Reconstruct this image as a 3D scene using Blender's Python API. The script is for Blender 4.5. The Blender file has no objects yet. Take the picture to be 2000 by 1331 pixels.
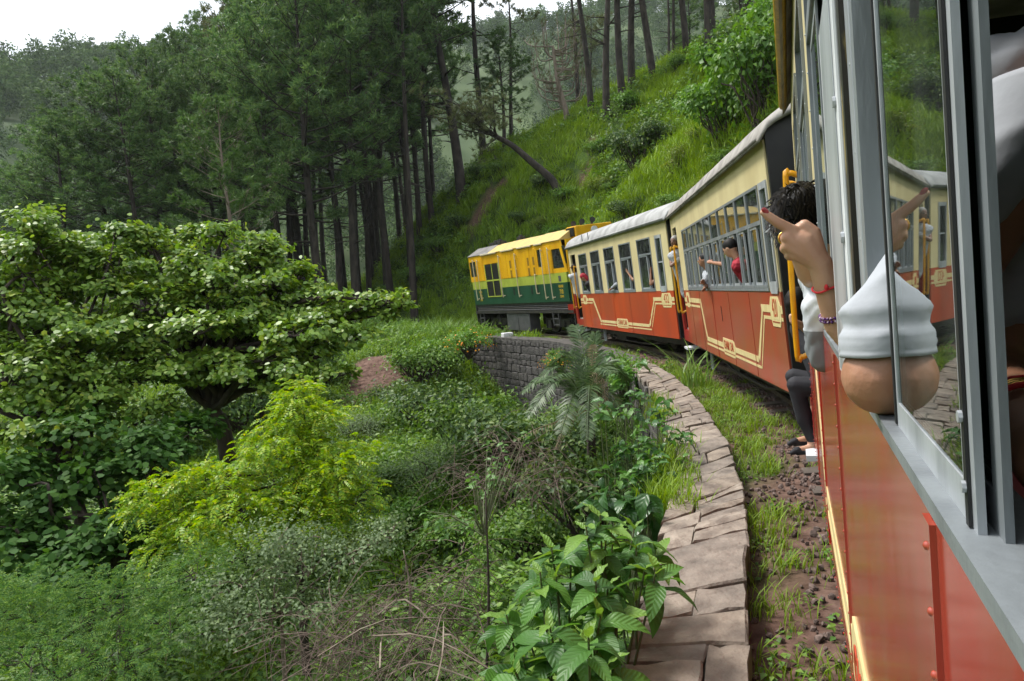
import bpy, bmesh, math, random
import numpy as np
from mathutils import Vector, Matrix, Euler
rng = np.random.default_rng(11)
random.seed(5)
R_ = math.radians
scene = bpy.context.scene
COL = scene.collection
TMP = bpy.data.scenes.new('workshop')        # scratch scene for evaluating lettering and body surfaces, removed at the end

# ------------------------------------------------------------------ camera
EYE = Vector((0, 0, 1.62)); FPX = 1400.0
PITCH, ROLL = R_(-3.76), R_(3.7)
_f = Vector((0, math.cos(PITCH), math.sin(PITCH))); _r0 = Vector((1, 0, 0)); _u0 = _r0.cross(_f)
CAMU = _u0 * math.cos(ROLL) + _r0 * math.sin(ROLL); CAMR = _r0 * math.cos(ROLL) - _u0 * math.sin(ROLL)
cam_d = bpy.data.cameras.new('camera'); cam = bpy.data.objects.new('camera', cam_d); COL.objects.link(cam)
cam.matrix_world = Matrix(((CAMR.x, CAMU.x, -_f.x, EYE.x), (CAMR.y, CAMU.y, -_f.y, EYE.y), (CAMR.z, CAMU.z, -_f.z, EYE.z), (0, 0, 0, 1)))
cam_d.sensor_width = 36; cam_d.lens = 36 * FPX / 2000; cam_d.clip_start = 0.02; cam_d.clip_end = 6000
scene.camera = cam

def at(px, py, Y):
    """point seen at photo pixel (px, py), Y metres ahead"""
    d = _f + CAMR * ((px - 1000) / FPX) + CAMU * ((665.5 - py) / FPX)
    return EYE + d * (Y / d.y)
def proj(p):
    v = Vector(p) - EYE; k = v.dot(_f)
    return 1000 + FPX * v.dot(CAMR) / k, 665.5 - FPX * v.dot(CAMU) / k, k

# ------------------------------------------------------------------ light
SUN_EL, SUN_AZ = R_(58), R_(-62)          # soft sun high on the left behind thin cloud
world = bpy.data.worlds.new('World'); scene.world = world; world.use_nodes = True
wn = world.node_tree.nodes; wl = world.node_tree.links
bg = wn['Background']; bg.inputs['Strength'].default_value = 0.10
sky = wn.new('ShaderNodeTexSky'); sky.sky_type = 'NISHITA'; sky.sun_disc = False
sky.sun_elevation = SUN_EL; sky.sun_rotation = SUN_AZ; sky.air_density = 1.2; sky.dust_density = 3.0
tc = wn.new('ShaderNodeTexCoord'); nz = wn.new('ShaderNodeTexNoise'); nz.inputs['Scale'].default_value = 2.2; nz.inputs['Detail'].default_value = 7
mp = wn.new('ShaderNodeMapping'); mp.inputs['Scale'].default_value = (1, 1, 2.2)
cr = wn.new('ShaderNodeValToRGB'); cr.color_ramp.elements[0].position = .30; cr.color_ramp.elements[1].position = .62
cr.color_ramp.elements[0].color = (.62, .62, .62, 1)
mx = wn.new('ShaderNodeMix'); mx.data_type = 'RGBA'; mx.inputs['B'].default_value = (8.1, 8.5, 8.9, 1)
wl.new(tc.outputs['Generated'], mp.inputs['Vector']); wl.new(mp.outputs[0], nz.inputs['Vector']); wl.new(nz.outputs['Fac'], cr.inputs[0])
wl.new(cr.outputs[0], mx.inputs['Factor']); wl.new(sky.outputs[0], mx.inputs['A']); wl.new(mx.outputs['Result'], bg.inputs['Color'])
sun_d = bpy.data.lights.new('sun', 'SUN'); sun_d.energy = 2.3; sun_d.angle = R_(14); sun_d.color = (1, .96, .9)
sun = bpy.data.objects.new('sun', sun_d); COL.objects.link(sun)
_sd = Vector((math.sin(SUN_AZ) * math.cos(SUN_EL), math.cos(SUN_AZ) * math.cos(SUN_EL), math.sin(SUN_EL)))
sun.rotation_euler = _sd.to_track_quat('Z', 'Y').to_euler()
vs = scene.view_settings; vs.view_transform = 'Standard'; vs.look = 'None'; vs.gamma = 1; vs.exposure = 1.1; vs.use_curve_mapping = False
cy = scene.cycles; cy.max_bounces = 5; cy.diffuse_bounces = 2; cy.glossy_bounces = 3; cy.transmission_bounces = 3
cy.transparent_max_bounces = 12; cy.volume_bounces = 0; cy.use_denoising = True; cy.caustics_reflective = False; cy.caustics_refractive = False

# ------------------------------------------------------------------ materials
MATS = {}
def _new(name):
    m = bpy.data.materials.new(name); m.use_nodes = True
    nt = m.node_tree; p = nt.nodes['Principled BSDF']
    MATS[name] = m
    return m, nt, p
def paint(name, c, c2=None, rough=.45, metal=0., scale=6., bump=0., bscale=40., spec=.5, detail=6, lo=.38, hi=.62, coat=0., stretch=(1, 1, 1), sss=0., bdist=.02):
    """surface colour with a second colour (grime, fading, mottling) mixed in by noise, optional fine relief"""
    m, nt, p = _new(name); n = nt.nodes; l = nt.links
    p.inputs['Roughness'].default_value = rough; p.inputs['Metallic'].default_value = metal
    p.inputs['Specular IOR Level'].default_value = spec; p.inputs['Subsurface Weight'].default_value = sss; p.inputs['Subsurface Radius'].default_value = (.012, .004, .002); p.inputs['Coat Weight'].default_value = coat; p.inputs['Coat Roughness'].default_value = .12
    tcn = n.new('ShaderNodeTexCoord'); mpn = n.new('ShaderNodeMapping'); mpn.inputs['Scale'].default_value = stretch
    l.new(tcn.outputs['Object'], mpn.inputs['Vector'])
    if c2:
        t = n.new('ShaderNodeTexNoise'); t.inputs['Scale'].default_value = scale; t.inputs['Detail'].default_value = detail
        r = n.new('ShaderNodeValToRGB'); e = r.color_ramp.elements
        e[0].position = lo; e[1].position = hi; e[0].color = (*c, 1); e[1].color = (*c2, 1)
        l.new(mpn.outputs[0], t.inputs['Vector']); l.new(t.outputs['Fac'], r.inputs[0]); l.new(r.outputs[0], p.inputs['Base Color'])
    else:
        p.inputs['Base Color'].default_value = (*c, 1)
    if bump:
        t2 = n.new('ShaderNodeTexNoise'); t2.inputs['Scale'].default_value = bscale; t2.inputs['Detail'].default_value = 5
        b = n.new('ShaderNodeBump'); b.inputs['Strength'].default_value = bump; b.inputs['Distance'].default_value = bdist
        l.new(mpn.outputs[0], t2.inputs['Vector']); l.new(t2.outputs['Fac'], b.inputs['Height']); l.new(b.outputs[0], p.inputs['Normal'])
    return m
def leafmat(name, cols, trans=.35, rough=.5, spec=.35, obj_var=.0):
    """leaf: colour picked per leaf from a short list, part of the light passes through"""
    m, nt, p = _new(name); n = nt.nodes; l = nt.links
    g = n.new('ShaderNodeNewGeometry'); r = n.new('ShaderNodeValToRGB'); e = r.color_ramp.elements
    while len(e) < len(cols): e.new(.5)
    for i, c in enumerate(cols):
        e[i].position = i / max(1, len(cols) - 1); e[i].color = (*c, 1)
    l.new(g.outputs['Random Per Island'], r.inputs[0])
    out = r.outputs[0]
    if obj_var:
        oi = n.new('ShaderNodeObjectInfo'); mr = n.new('ShaderNodeMapRange'); mr.inputs['To Min'].default_value = 1 - obj_var; mr.inputs['To Max'].default_value = 1 + obj_var
        hs = n.new('ShaderNodeHueSaturation'); l.new(oi.outputs['Random'], mr.inputs['Value']); l.new(mr.outputs[0], hs.inputs['Value']); l.new(out, hs.inputs['Color']); out = hs.outputs[0]
    l.new(out, p.inputs['Base Color']); p.inputs['Roughness'].default_value = rough; p.inputs['Specular IOR Level'].default_value = spec
    t = n.new('ShaderNodeBsdfTranslucent'); mxs = n.new('ShaderNodeMixShader'); mxs.inputs[0].default_value = trans
    hs2 = n.new('ShaderNodeHueSaturation'); hs2.inputs['Saturation'].default_value = 1.1; hs2.inputs['Value'].default_value = 1.25; hs2.inputs['Hue'].default_value = .49
    l.new(out, hs2.inputs['Color']); l.new(hs2.outputs[0], t.inputs['Color'])
    l.new(p.outputs[0], mxs.inputs[1]); l.new(t.outputs[0], mxs.inputs[2]); l.new(mxs.outputs[0], n['Material Output'].inputs['Surface'])
    return m
def glassmat(name, tint, ior=1.7, dirt=.06):
    m, nt, p = _new(name); n = nt.nodes; l = nt.links; n.remove(p)
    tr = n.new('ShaderNodeBsdfTransparent'); tr.inputs[0].default_value = (*tint, 1)
    gl = n.new('ShaderNodeBsdfGlossy'); gl.inputs['Roughness'].default_value = .015; gl.inputs['Color'].default_value = (.9, .95, .95, 1)
    fr = n.new('ShaderNodeFresnel'); fr.inputs['IOR'].default_value = ior
    a = n.new('ShaderNodeMixShader'); l.new(fr.outputs[0], a.inputs[0]); l.new(tr.outputs[0], a.inputs[1]); l.new(gl.outputs[0], a.inputs[2])
    df = n.new('ShaderNodeBsdfDiffuse'); df.inputs[0].default_value = (.4, .45, .42, 1)
    tcn = n.new('ShaderNodeTexCoord'); t = n.new('ShaderNodeTexNoise'); t.inputs['Scale'].default_value = 9; t.inputs['Detail'].default_value = 8
    l.new(tcn.outputs['Object'], t.inputs['Vector'])
    mr = n.new('ShaderNodeMapRange'); mr.inputs['From Min'].default_value = .4; mr.inputs['From Max'].default_value = .75; mr.inputs['To Max'].default_value = dirt * 2.5; mr.inputs['To Min'].default_value = dirt * .4
    l.new(t.outputs['Fac'], mr.inputs['Value'])
    b = n.new('ShaderNodeMixShader'); l.new(mr.outputs[0], b.inputs[0]); l.new(a.outputs[0], b.inputs[1]); l.new(df.outputs[0], b.inputs[2])
    l.new(b.outputs[0], n['Material Output'].inputs['Surface'])
    return m

M_RED432 = paint('red_orange_paint', (.47, .055, .012), (.34, .05, .02), rough=.42, scale=1.3, stretch=(1, 1, .35), coat=.25)
M_RED420 = paint('weathered_red_paint', (.36, .045, .02), (.30, .075, .035), rough=.34, scale=2.0, stretch=(1, 1.4, .22), coat=.35)
M_REDOWN = paint('streaked_red_paint', (.40, .018, .010), (.35, .075, .048), rough=.2, scale=3.0, lo=.44, hi=.66, stretch=(1, 2.2, .18), coat=.5, bump=.07, bscale=7)
M_REDTRIM = paint('dark_red_paint', (.30, .012, .010), (.22, .012, .01), rough=.35)
M_CREAM = paint('cream_paint', (.65, .56, .31), (.56, .47, .25), rough=.45, scale=2.5, stretch=(1, 1, .5))
M_STRIPE = paint('cream_stripe_paint', (.68, .57, .29), (.60, .49, .23), rough=.45, scale=8)
M_ALU = paint('grey_window_paint', (.24, .265, .28), (.15, .165, .18), rough=.42, metal=.2, scale=9, lo=.42, hi=.7, bump=.12, bscale=40, stretch=(1, 1, .25))
M_ALUPALE = paint('pale_grey_metal', (.50, .53, .56), (.25, .27, .29), rough=.35, metal=.3, scale=8, lo=.42, hi=.72, bump=.12, bscale=30, stretch=(1, 1, .2))
M_WHITEMETAL = paint('white_sheet_metal', (.70, .72, .74), (.58, .60, .62), rough=.4, scale=5)
M_ROOF = paint('grey_roof_canvas', (.36, .36, .355), (.23, .23, .225), rough=.7, scale=3, bump=.3, bscale=12)
M_ROOF2 = paint('stained_roof_canvas', (.33, .31, .28), (.18, .165, .15), rough=.75, scale=4, bump=.4, bscale=9)
M_BLACK = paint('black_end_paint', (.010, .010, .011), (.018, .017, .016), rough=.5, scale=4)
M_BLACKM = paint('sooty_black_metal', (.014, .014, .014), (.035, .03, .026), rough=.55, scale=7, bump=.2)
M_RUBBER = paint('black_rubber', (.012, .012, .013), rough=.55)
M_YELLOW = paint('yellow_rail_paint', (.68, .34, .008), (.58, .26, .008), rough=.3, scale=10)
M_PIPE = paint('ochre_pipe_paint', (.52, .31, .02), (.34, .2, .015), rough=.35, scale=16)
M_LYEL = paint('loco_yellow', (.72, .40, .004), (.62, .31, .004), rough=.4, scale=2.5, stretch=(1, 1, .4))
M_LROOF = paint('loco_roof', (.54, .39, .11), (.42, .31, .11), rough=.6, scale=3)
M_LROOFD = paint('loco_roof_dark', (.10, .095, .09), (.17, .16, .15), rough=.6, scale=3)
M_LLIME = paint('loco_lime', (.36, .42, .06), (.30, .36, .05), rough=.4, scale=3)
M_LGRN = paint('loco_green', (.007, .048, .024), (.014, .062, .036), rough=.35, scale=3, stretch=(1, 1, .3))
M_LPALE = paint('pale_handrail', (.62, .54, .36), (.52, .44, .28), rough=.45)
M_GREYBOX = paint('grey_tank', (.05, .052, .056), (.075, .075, .078), rough=.5, scale=4)
M_STEEL = paint('steel_rail', (.22, .20, .18), (.12, .08, .06), rough=.4, metal=.7, scale=10)
M_SLEEP = paint('sleeper_wood', (.06, .045, .035), (.09, .07, .055), rough=.85, scale=8)
M_DARKIN = paint('dim_interior', (.30, .30, .26), (.24, .24, .21), rough=.7)
M_SEAT = paint('seat_brown', (.17, .12, .085), (.12, .085, .06), rough=.6, scale=5)
M_TEXTRED = paint('number_red', (.42, .05, .015), rough=.45)
M_TEXTYEL = paint('number_yellow', (.7, .45, .02), rough=.45)
M_GOLD = paint('worn_brass_strip', (.02, .017, .01), (.36, .27, .08), rough=.4, metal=.3, scale=30, lo=.5, hi=.6, stretch=(1, 1, .2))
M_GLASS = glassmat('window_glass', (.78, .86, .80), ior=2.0)
M_GLASSOWN = glassmat('clear_window_glass', (.55, .66, .62), ior=2.1, dirt=.03)
M_GLASSDK = glassmat('smoked_glass', (.12, .13, .13))
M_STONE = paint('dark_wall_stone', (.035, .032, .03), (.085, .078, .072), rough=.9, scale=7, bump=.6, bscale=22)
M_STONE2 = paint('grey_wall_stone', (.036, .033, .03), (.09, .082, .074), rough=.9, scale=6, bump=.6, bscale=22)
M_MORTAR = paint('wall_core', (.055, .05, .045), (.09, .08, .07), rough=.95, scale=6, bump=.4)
M_COPE = [paint('cap_stone_%d' % i, c, c2, rough=.85, scale=6, detail=12, lo=.34, hi=.72, bump=1.0, bscale=8, bdist=.045) for i, (c, c2) in enumerate((((.265, .215, .168), (.115, .09, .072)), ((.31, .26, .21), (.145, .116, .094)), ((.23, .19, .156), (.10, .082, .068))))]
M_WHITEB = paint('whitewashed_stone', (.72, .73, .75), (.5, .5, .5), rough=.8, scale=9, bump=.3)

# ------------------------------------------------------------------ object helpers
def tag(o, label=None, cat=None, group=None, kind=None):
    if label: o['label'] = label
    if cat: o['category'] = cat
    if group: o['group'] = group
    if kind: o['kind'] = kind
    return o
def empty(name, loc=(0, 0, 0)):
    o = bpy.data.objects.new(name, None); COL.objects.link(o); o.location = loc; o.empty_display_size = .2
    return o
def put(name, me, mat=None, parent=None, loc=None, kind=None):
    o = bpy.data.objects.new(name, me); COL.objects.link(o)
    if mat and not me.materials:
        for m in (mat if isinstance(mat, (list, tuple)) else [mat]): me.materials.append(m)
    if parent: o.parent = parent
    if loc is not None: o.location = loc
    if kind: o['kind'] = kind
    return o
class MB:
    def __init__(s): s.v = []; s.f = []
    def add(s, vs, fs):
        k = len(s.v); s.v += [tuple(map(float, q)) for q in vs]; s.f += [tuple(i + k for i in f) for f in fs]; return s
    def box(s, x0, x1, y0, y1, z0, z1):
        return s.add([(x0, y0, z0), (x1, y0, z0), (x1, y1, z0), (x0, y1, z0), (x0, y0, z1), (x1, y0, z1), (x1, y1, z1), (x0, y1, z1)],
                     [(3, 2, 1, 0), (4, 5, 6, 7), (0, 1, 5, 4), (1, 2, 6, 5), (2, 3, 7, 6), (3, 0, 4, 7)])
    def prism(s, poly, x0, x1):
        """extrude a (y,z) polygon along x"""
        n = len(poly); vs = [(x0, a, b) for a, b in poly] + [(x1, a, b) for a, b in poly]
        return s.add(vs, [tuple(range(n)), tuple(range(2 * n - 1, n - 1, -1))] + [((i + 1) % n, i, n + i, n + (i + 1) % n) for i in range(n)])
    def prismy(s, poly, y0, y1):
        """extrude a (x,z) polygon along y"""
        n = len(poly); vs = [(a, y0, b) for a, b in poly] + [(a, y1, b) for a, b in poly]
        return s.add(vs, [tuple(range(n)), tuple(range(2 * n - 1, n - 1, -1))] + [((i + 1) % n, i, n + i, n + (i + 1) % n) for i in range(n)])
    def tube(s, pts, r, n=8, cap=True):
        P = [Vector(p) for p in pts]; k0 = len(s.v); m = len(P)
        rs = [r] * m if isinstance(r, (int, float)) else list(r)
        ref = None
        for i, p in enumerate(P):
            t = (P[min(i + 1, m - 1)] - P[max(i - 1, 0)]).normalized()
            if ref is None: ref = t.orthogonal().normalized()
            ref = (ref - t * ref.dot(t)); ref = ref.normalized() if ref.length > 1e-6 else t.orthogonal().normalized()
            b = t.cross(ref)
            for j in range(n):
                a = 2 * math.pi * j / n; s.v.append(tuple(p + (ref * math.cos(a) + b * math.sin(a)) * rs[i]))
        for i in range(m - 1):
            for j in range(n):
                s.f.append((k0 + i * n + j, k0 + i * n + (j + 1) % n, k0 + (i + 1) * n + (j + 1) % n, k0 + (i + 1) * n + j))
        if cap:
            s.f.append(tuple(k0 + j for j in range(n - 1, -1, -1))); s.f.append(tuple(k0 + (m - 1) * n + j for j in range(n)))
        return s
    def mesh(s, name, mat=None, smooth=False):
        me = bpy.data.meshes.new(name); me.from_pydata(s.v, [], s.f); me.update()
        if smooth: me.polygons.foreach_set('use_smooth', [True] * len(me.polygons))
        if mat:
            for m in (mat if isinstance(mat, (list, tuple)) else [mat]): me.materials.append(m)
        return me
    def build(s, name, mat, parent=None, smooth=False, loc=None, kind=None, bevel=0):
        o = put(name, s.mesh(name, mat, smooth), None, parent, loc, kind)
        if bevel:
            b = o.modifiers.new('bevel', 'BEVEL'); b.width = bevel; b.segments = 2; b.limit_method = 'ANGLE'; b.angle_limit = R_(40)
        return o
def npmesh(name, V, F, mat=None, smooth=False):
    """fast mesh from numpy arrays; F (n,k)"""
    V = np.asarray(V, np.float32).reshape(-1, 3); F = np.asarray(F, np.int32); k = F.shape[1]
    me = bpy.data.meshes.new(name); me.vertices.add(len(V)); me.vertices.foreach_set('co', V.ravel())
    me.loops.add(F.size); me.loops.foreach_set('vertex_index', F.ravel())
    me.polygons.add(len(F)); me.polygons.foreach_set('loop_start', np.arange(0, F.size, k, dtype=np.int32)); me.polygons.foreach_set('loop_total', np.full(len(F), k, np.int32))
    if smooth: me.polygons.foreach_set('use_smooth', np.ones(len(F), bool))
    me.update(calc_edges=True)
    if mat: me.materials.append(mat)
    return me
def copy_tree(o, parent=None):
    c = o.copy(); COL.objects.link(c); c.parent = parent
    for ch in list(o.children): copy_tree(ch, c)
    return c
def text_mesh(body, size, depth=.002, sx=1.0, mat=None):
    cu = bpy.data.curves.new('lettering', 'FONT'); cu.body = body; cu.size = size; cu.align_x = 'CENTER'; cu.align_y = 'CENTER'; cu.extrude = depth; cu.resolution_u = 3
    ob = bpy.data.objects.new('lettering_tmp', cu); TMP.collection.objects.link(ob)
    TMP.view_layers[0].update(); dg = TMP.view_layers[0].depsgraph; me = bpy.data.meshes.new_from_object(ob.evaluated_get(dg))
    bpy.data.objects.remove(ob); bpy.data.curves.remove(cu)
    # reading direction -y, up z, facing -x (left side of the train)
    M = Matrix(((0, 0, -1, 0), (-sx, 0, 0, 0), (0, 1, 0, 0), (0, 0, 0, 1)))
    me.transform(M)
    if sx < 0: me.flip_normals()
    me.materials.clear()
    if mat: me.materials.append(mat)
    return me
def sstep(a, b, x):
    t = np.clip((x - a) / (b - a), 0, 1); return t * t * (3 - 2 * t)

# ------------------------------------------------------------------ track line
H_OWN = R_(21.3)
def hdir(h): return Vector((math.sin(h), math.cos(h), 0))
def hright(h): return Vector((math.cos(h), -math.sin(h), 0))
SY420 = .915
A420, B420 = Vector((2.726, 7.0, .45)), Vector((3.444, 13.8, .45))
A432, B432 = Vector((3.463, 14.8, .45)), Vector((2.279, 22.2, .45))
H420 = math.atan2(B420.x - A420.x, B420.y - A420.y); H432 = math.atan2(B432.x - A432.x, B432.y - A432.y)
ALOC, HLOC = Vector((2.1, 24.25, 1.22)), R_(-25.5)
_cp = [hright(H_OWN) * 1.225 + hdir(H_OWN) * -14, hright(H_OWN) * 1.225 + hdir(H_OWN) * -5, hright(H_OWN) * 1.225 + hdir(H_OWN) * 1.6,
       (A420 + B420) / 2 + hright(H420) * 1.08, (A432 + B432) / 2 + hright(H432) * 1.08, ALOC + hdir(HLOC) * 4.1 + hright(HLOC) * 1.05,
       Vector((-2.6, 37.2, 0)), Vector((-6.0, 44.0, 0)), Vector((-11, 50.5, 0)), Vector((-19, 58, 0)), Vector((-30, 65, 0)), Vector((-44, 70, 0))]
def catmull(P, n=24):
    P = [P[0] * 2 - P[1]] + P + [P[-1] * 2 - P[-2]]; out = []
    for i in range(1, len(P) - 2):
        for k in range(n):
            t = k / n; a, b, c, d = P[i - 1], P[i], P[i + 1], P[i + 2]
            out.append(.5 * ((2 * b) + (c - a) * t + (2 * a - 5 * b + 4 * c - d) * t * t + (3 * b - 3 * c + d - a) * t ** 3))
    out.append(P[-2]); return out
TRK = np.array([[p.x, p.y] for p in catmull(_cp)])
TTAN = np.gradient(TRK, axis=0); TTAN /= np.linalg.norm(TTAN, axis=1)[:, None]
TNRM = np.stack([TTAN[:, 1], -TTAN[:, 0]], 1)           # to the right of travel
TARC = np.concatenate([[0], np.cumsum(np.linalg.norm(np.diff(TRK, axis=0), axis=1))])
TARC -= TARC[np.argmin(np.abs(TRK[:, 1]))]              # 0 where the line passes the camera
def track_sd(x, y):
    """signed distance (right positive) and arc position for arrays"""
    x = np.asarray(x, float); y = np.asarray(y, float); sh = x.shape; q = np.stack([x.ravel(), y.ravel()], 1)
    d = np.empty(len(q)); a = np.empty(len(q))
    for i in range(0, len(q), 20000):
        c = q[i:i + 20000]; dd = ((c[:, None, :] - TRK[None]) ** 2).sum(2); k = dd.argmin(1)
        d[i:i + 20000] = ((c - TRK[k]) * TNRM[k]).sum(1); a[i:i + 20000] = TARC[k]
    return d.reshape(sh), a.reshape(sh)
def on_track(s, d=0., z=0.):
    return Vector((np.interp(s, TARC, TRK[:, 0]) + np.interp(s, TARC, TNRM[:, 0]) * d, np.interp(s, TARC, TRK[:, 1]) + np.interp(s, TARC, TNRM[:, 1]) * d, z))
# ------------------------------------------------------------------ terrain
def _hash(ix, iy, seed):
    h = np.sin(ix * 127.1 + iy * 311.7 + seed * 74.7) * 43758.5453
    return h - np.floor(h)
def vnoise(x, y, seed=0):
    x = np.asarray(x, float); y = np.asarray(y, float)
    ix, iy = np.floor(x), np.floor(y); fx, fy = x - ix, y - iy; fx = fx * fx * (3 - 2 * fx); fy = fy * fy * (3 - 2 * fy)
    a, b, c, d = _hash(ix, iy, seed), _hash(ix + 1, iy, seed), _hash(ix, iy + 1, seed), _hash(ix + 1, iy + 1, seed)
    return (a * (1 - fx) + b * fx) * (1 - fy) + (c * (1 - fx) + d * fx) * fy - .5
def fbm(x, y, sc, seed=0, o=4):
    r = 0
    for k in range(o): r = r + vnoise(np.asarray(x) / sc * 2 ** k, np.asarray(y) / sc * 2 ** k, seed + k) / 2 ** k
    return r
# wall / parapet edges (left = valley side, right = track side)
PRp = [(-3.2, -8.0), (-1.1, -2.6), (.4, 1.3), (.83, 2.7), (1.57, 4.97), (1.86, 6.14), (2.17, 7.73), (2.62, 11.03), (2.80, 14.7), (2.55, 18.6), (1.95, 22.4), (.98, 24.9), (-.22, 27.2), (-1.1, 28.7)]
PLp = [(-3.7, -7.8), (-1.6, -2.4), (-.15, 1.4), (.34, 2.76), (.95, 4.6), (1.22, 5.6), (1.58, 7.45), (2.05, 10.3), (2.30, 14.3), (2.05, 18.3), (1.5, 22.0), (.55, 24.5), (-.68, 26.9), (-1.65, 28.2)]
PR = np.array([[p.x, p.y] for p in catmull([Vector((*p, 0)) for p in PRp], 12)]); PL = np.array([[p.x, p.y] for p in catmull([Vector((*p, 0)) for p in PLp], 12)])
PC = (PR + PL) / 2
_pd, _pa = track_sd(PC[:, 0], PC[:, 1]); _o = np.argsort(_pa); WALL_A, WALL_D = _pa[_o], _pd[_o]; WALL_END = WALL_A[-1]
CP = []
def cpx(px, py, Y, dz=0): p = at(px, py, Y); CP.append((p.x, p.y, p.z + dz))
def cw(x, y, z): CP.append((x, y, z))
# hillside on the outside of the curve
for q in ((1200, 400, 31), (1400, 300, 26), (1510, 200, 22), (1100, 330, 42), (1300, 280, 36), (1110, 240, 52), (1280, 150, 48), (1400, 80, 44), (1530, 5, 38),
          (920, 430, 50), (1000, 400, 44), (920, 330, 58), (1000, 300, 54), (830, 480, 56), (820, 430, 62), (740, 545, 58), (780, 560, 53), (1430, 200, 33), (1190, 200, 50)): cpx(*q)
for s in (-10, -3, 4, 10, 16, 22, 28, 34, 40, 46):
    p = on_track(s, 2.6); cw(p.x, p.y, .35)
for s in (-8, 0, 6, 12): p = on_track(s, 9); cw(p.x, p.y, 6.5); p = on_track(s, 22); cw(p.x, p.y, 16); p = on_track(s, 45); cw(p.x, p.y, 24)
for x, y, z in ((14, 66, 14), (6, 68, 11), (0, 72, 7), (-6, 74, 3.5), (24, 62, 16), (34, 54, 18), (30, 40, 17.5), (45, 70, 16), (20, 90, 8), (0, 95, -4), (50, 90, 10), (60, 50, 20), (60, 10, 26), (55, -10, 26)): cw(x, y, z)
# saddle with the pine wood on the left
for q in ((700, 572, 62), (600, 578, 60), (500, 572, 58)): cpx(*q)
for x, y, z in ((-16, 66, 3.0), (-26, 60, 3.5), (-36, 54, 4.0), (-34, 66, 4.5), (-48, 50, 5), (-22, 76, 1.5), (-40, 80, 1), (-60, 60, 3), (-10, 84, -1), (-30, 95, -6), (-70, 90, -6), (-70, 30, -2)): cw(x, y, z)
for s in (44, 50, 56, 64): p = on_track(s, 3.5); cw(p.x, p.y, 1.0)
# gully inside the curve
for q in ((760, 700, 27), (790, 652, 36), (700, 800, 20), (800, 850, 18), (950, 835, 23), (985, 872, 13.5), (1060, 850, 13), (870, 700, 28)): cpx(*q)
for x, y, z in ((.6, 17, -2.5), (.6, 12, -2.2), (-.1, 8, -1.8), (-.5, 5, -1.75), (-1.0, 2.5, -1.8), (-2.0, 8, -2.7), (-2.4, 5, -2.8), (-3.5, 0, -3.6), (-5, -8, -4), (-3, 10, -3.5), (-5, 6, -3.7), (-8, 9, -4.2), (-7, 14, -3.4), (-12, 12, -4.8), (-12, 20, -3.4), (-16, 28, -2.2),
                (-12, 36, -.9), (-9, 30, -1.2), (.3, 20.5, -3.0), (-1.2, 23.5, -2.7), (-2.2, 26, -2.0), (-14, 45, .2), (-24, 44, .4), (-24, 32, -1.5), (-28, 18, -5), (-40, 26, -4), (-24, 4, -8), (-14, 2, -6), (-40, 0, -12), (-20, -10, -9), (-60, 10, -12)): cw(x, y, z)
for s in (34, 40, 46, 52): p = on_track(s, -2.4); cw(p.x, p.y, -.05)
CP = np.array(CP)
def _U(r2): return np.where(r2 > 1e-9, r2 * np.log(r2 + 1e-12), 0)
_S = 20.; _X = CP[:, :2] / _S; n_ = len(CP)
_K = _U(((_X[:, None] - _X[None]) ** 2).sum(2)) + np.eye(n_) * .012; _P = np.c_[np.ones(n_), _X]
_A = np.block([[_K, _P], [_P.T, np.zeros((3, 3))]]); _W = np.linalg.solve(_A, np.r_[CP[:, 2], 0, 0, 0])
def tps(x, y):
    x = np.asarray(x, float); y = np.asarray(y, float); q = np.stack([x.ravel(), y.ravel()], 1) / _S; o = np.empty(len(q))
    for i in range(0, len(q), 20000):
        c = q[i:i + 20000]; o[i:i + 20000] = _U(((c[:, None] - _X[None]) ** 2).sum(2)) @ _W[:n_] + np.c_[np.ones(len(c)), c] @ _W[n_:]
    return o.reshape(x.shape)
def height(x, y):
    x = np.asarray(x, float); y = np.asarray(y, float)
    d, s = track_sd(x, y); zt = tps(x, y)
    rough = np.clip(np.abs(d) - 1.6, 0, 3) / 3
    zt = zt + rough * (fbm(x, y, 5., 3) * .55 + fbm(x, y, 1.3, 9, 3) * .22)
    tz = .1 * sstep(30, 38, s)
    bed = tz - .13 - .05 * sstep(.9, 1.5, np.abs(d)) + fbm(x, y, .7, 21, 3) * .06
    dw = np.interp(s, WALL_A, WALL_D)
    inw = s < WALL_END
    wl_ = np.where(inw, sstep(-.1, .15, dw - d), sstep(-.2, 2.2, -1.9 - d))
    wr = sstep(1.5, 2.9, d)
    z = bed * (1 - wr) + zt * wr
    return np.where(d > 0, z, bed * (1 - wl_) + zt * wl_)
xs = np.concatenate([np.arange(-76, -14, 1.3), np.arange(-14, 7, .22), np.arange(7, 62, .9)])
ys = np.concatenate([np.arange(-10, 0, .6), np.arange(0, 34, .22), np.arange(34, 98, .8)])
GX, GY = np.meshgrid(xs, ys); GZ = height(GX, GY)
_ed = np.minimum(np.minimum(GX + 76, 62 - GX), np.minimum(98 - GY, GY + 60)); 
nx, ny = len(xs), len(ys)
idx = np.arange(nx * ny).reshape(ny, nx)
Fg = np.stack([idx[:-1, :-1], idx[:-1, 1:], idx[1:, 1:], idx[1:, :-1]], -1).reshape(-1, 4)
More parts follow.
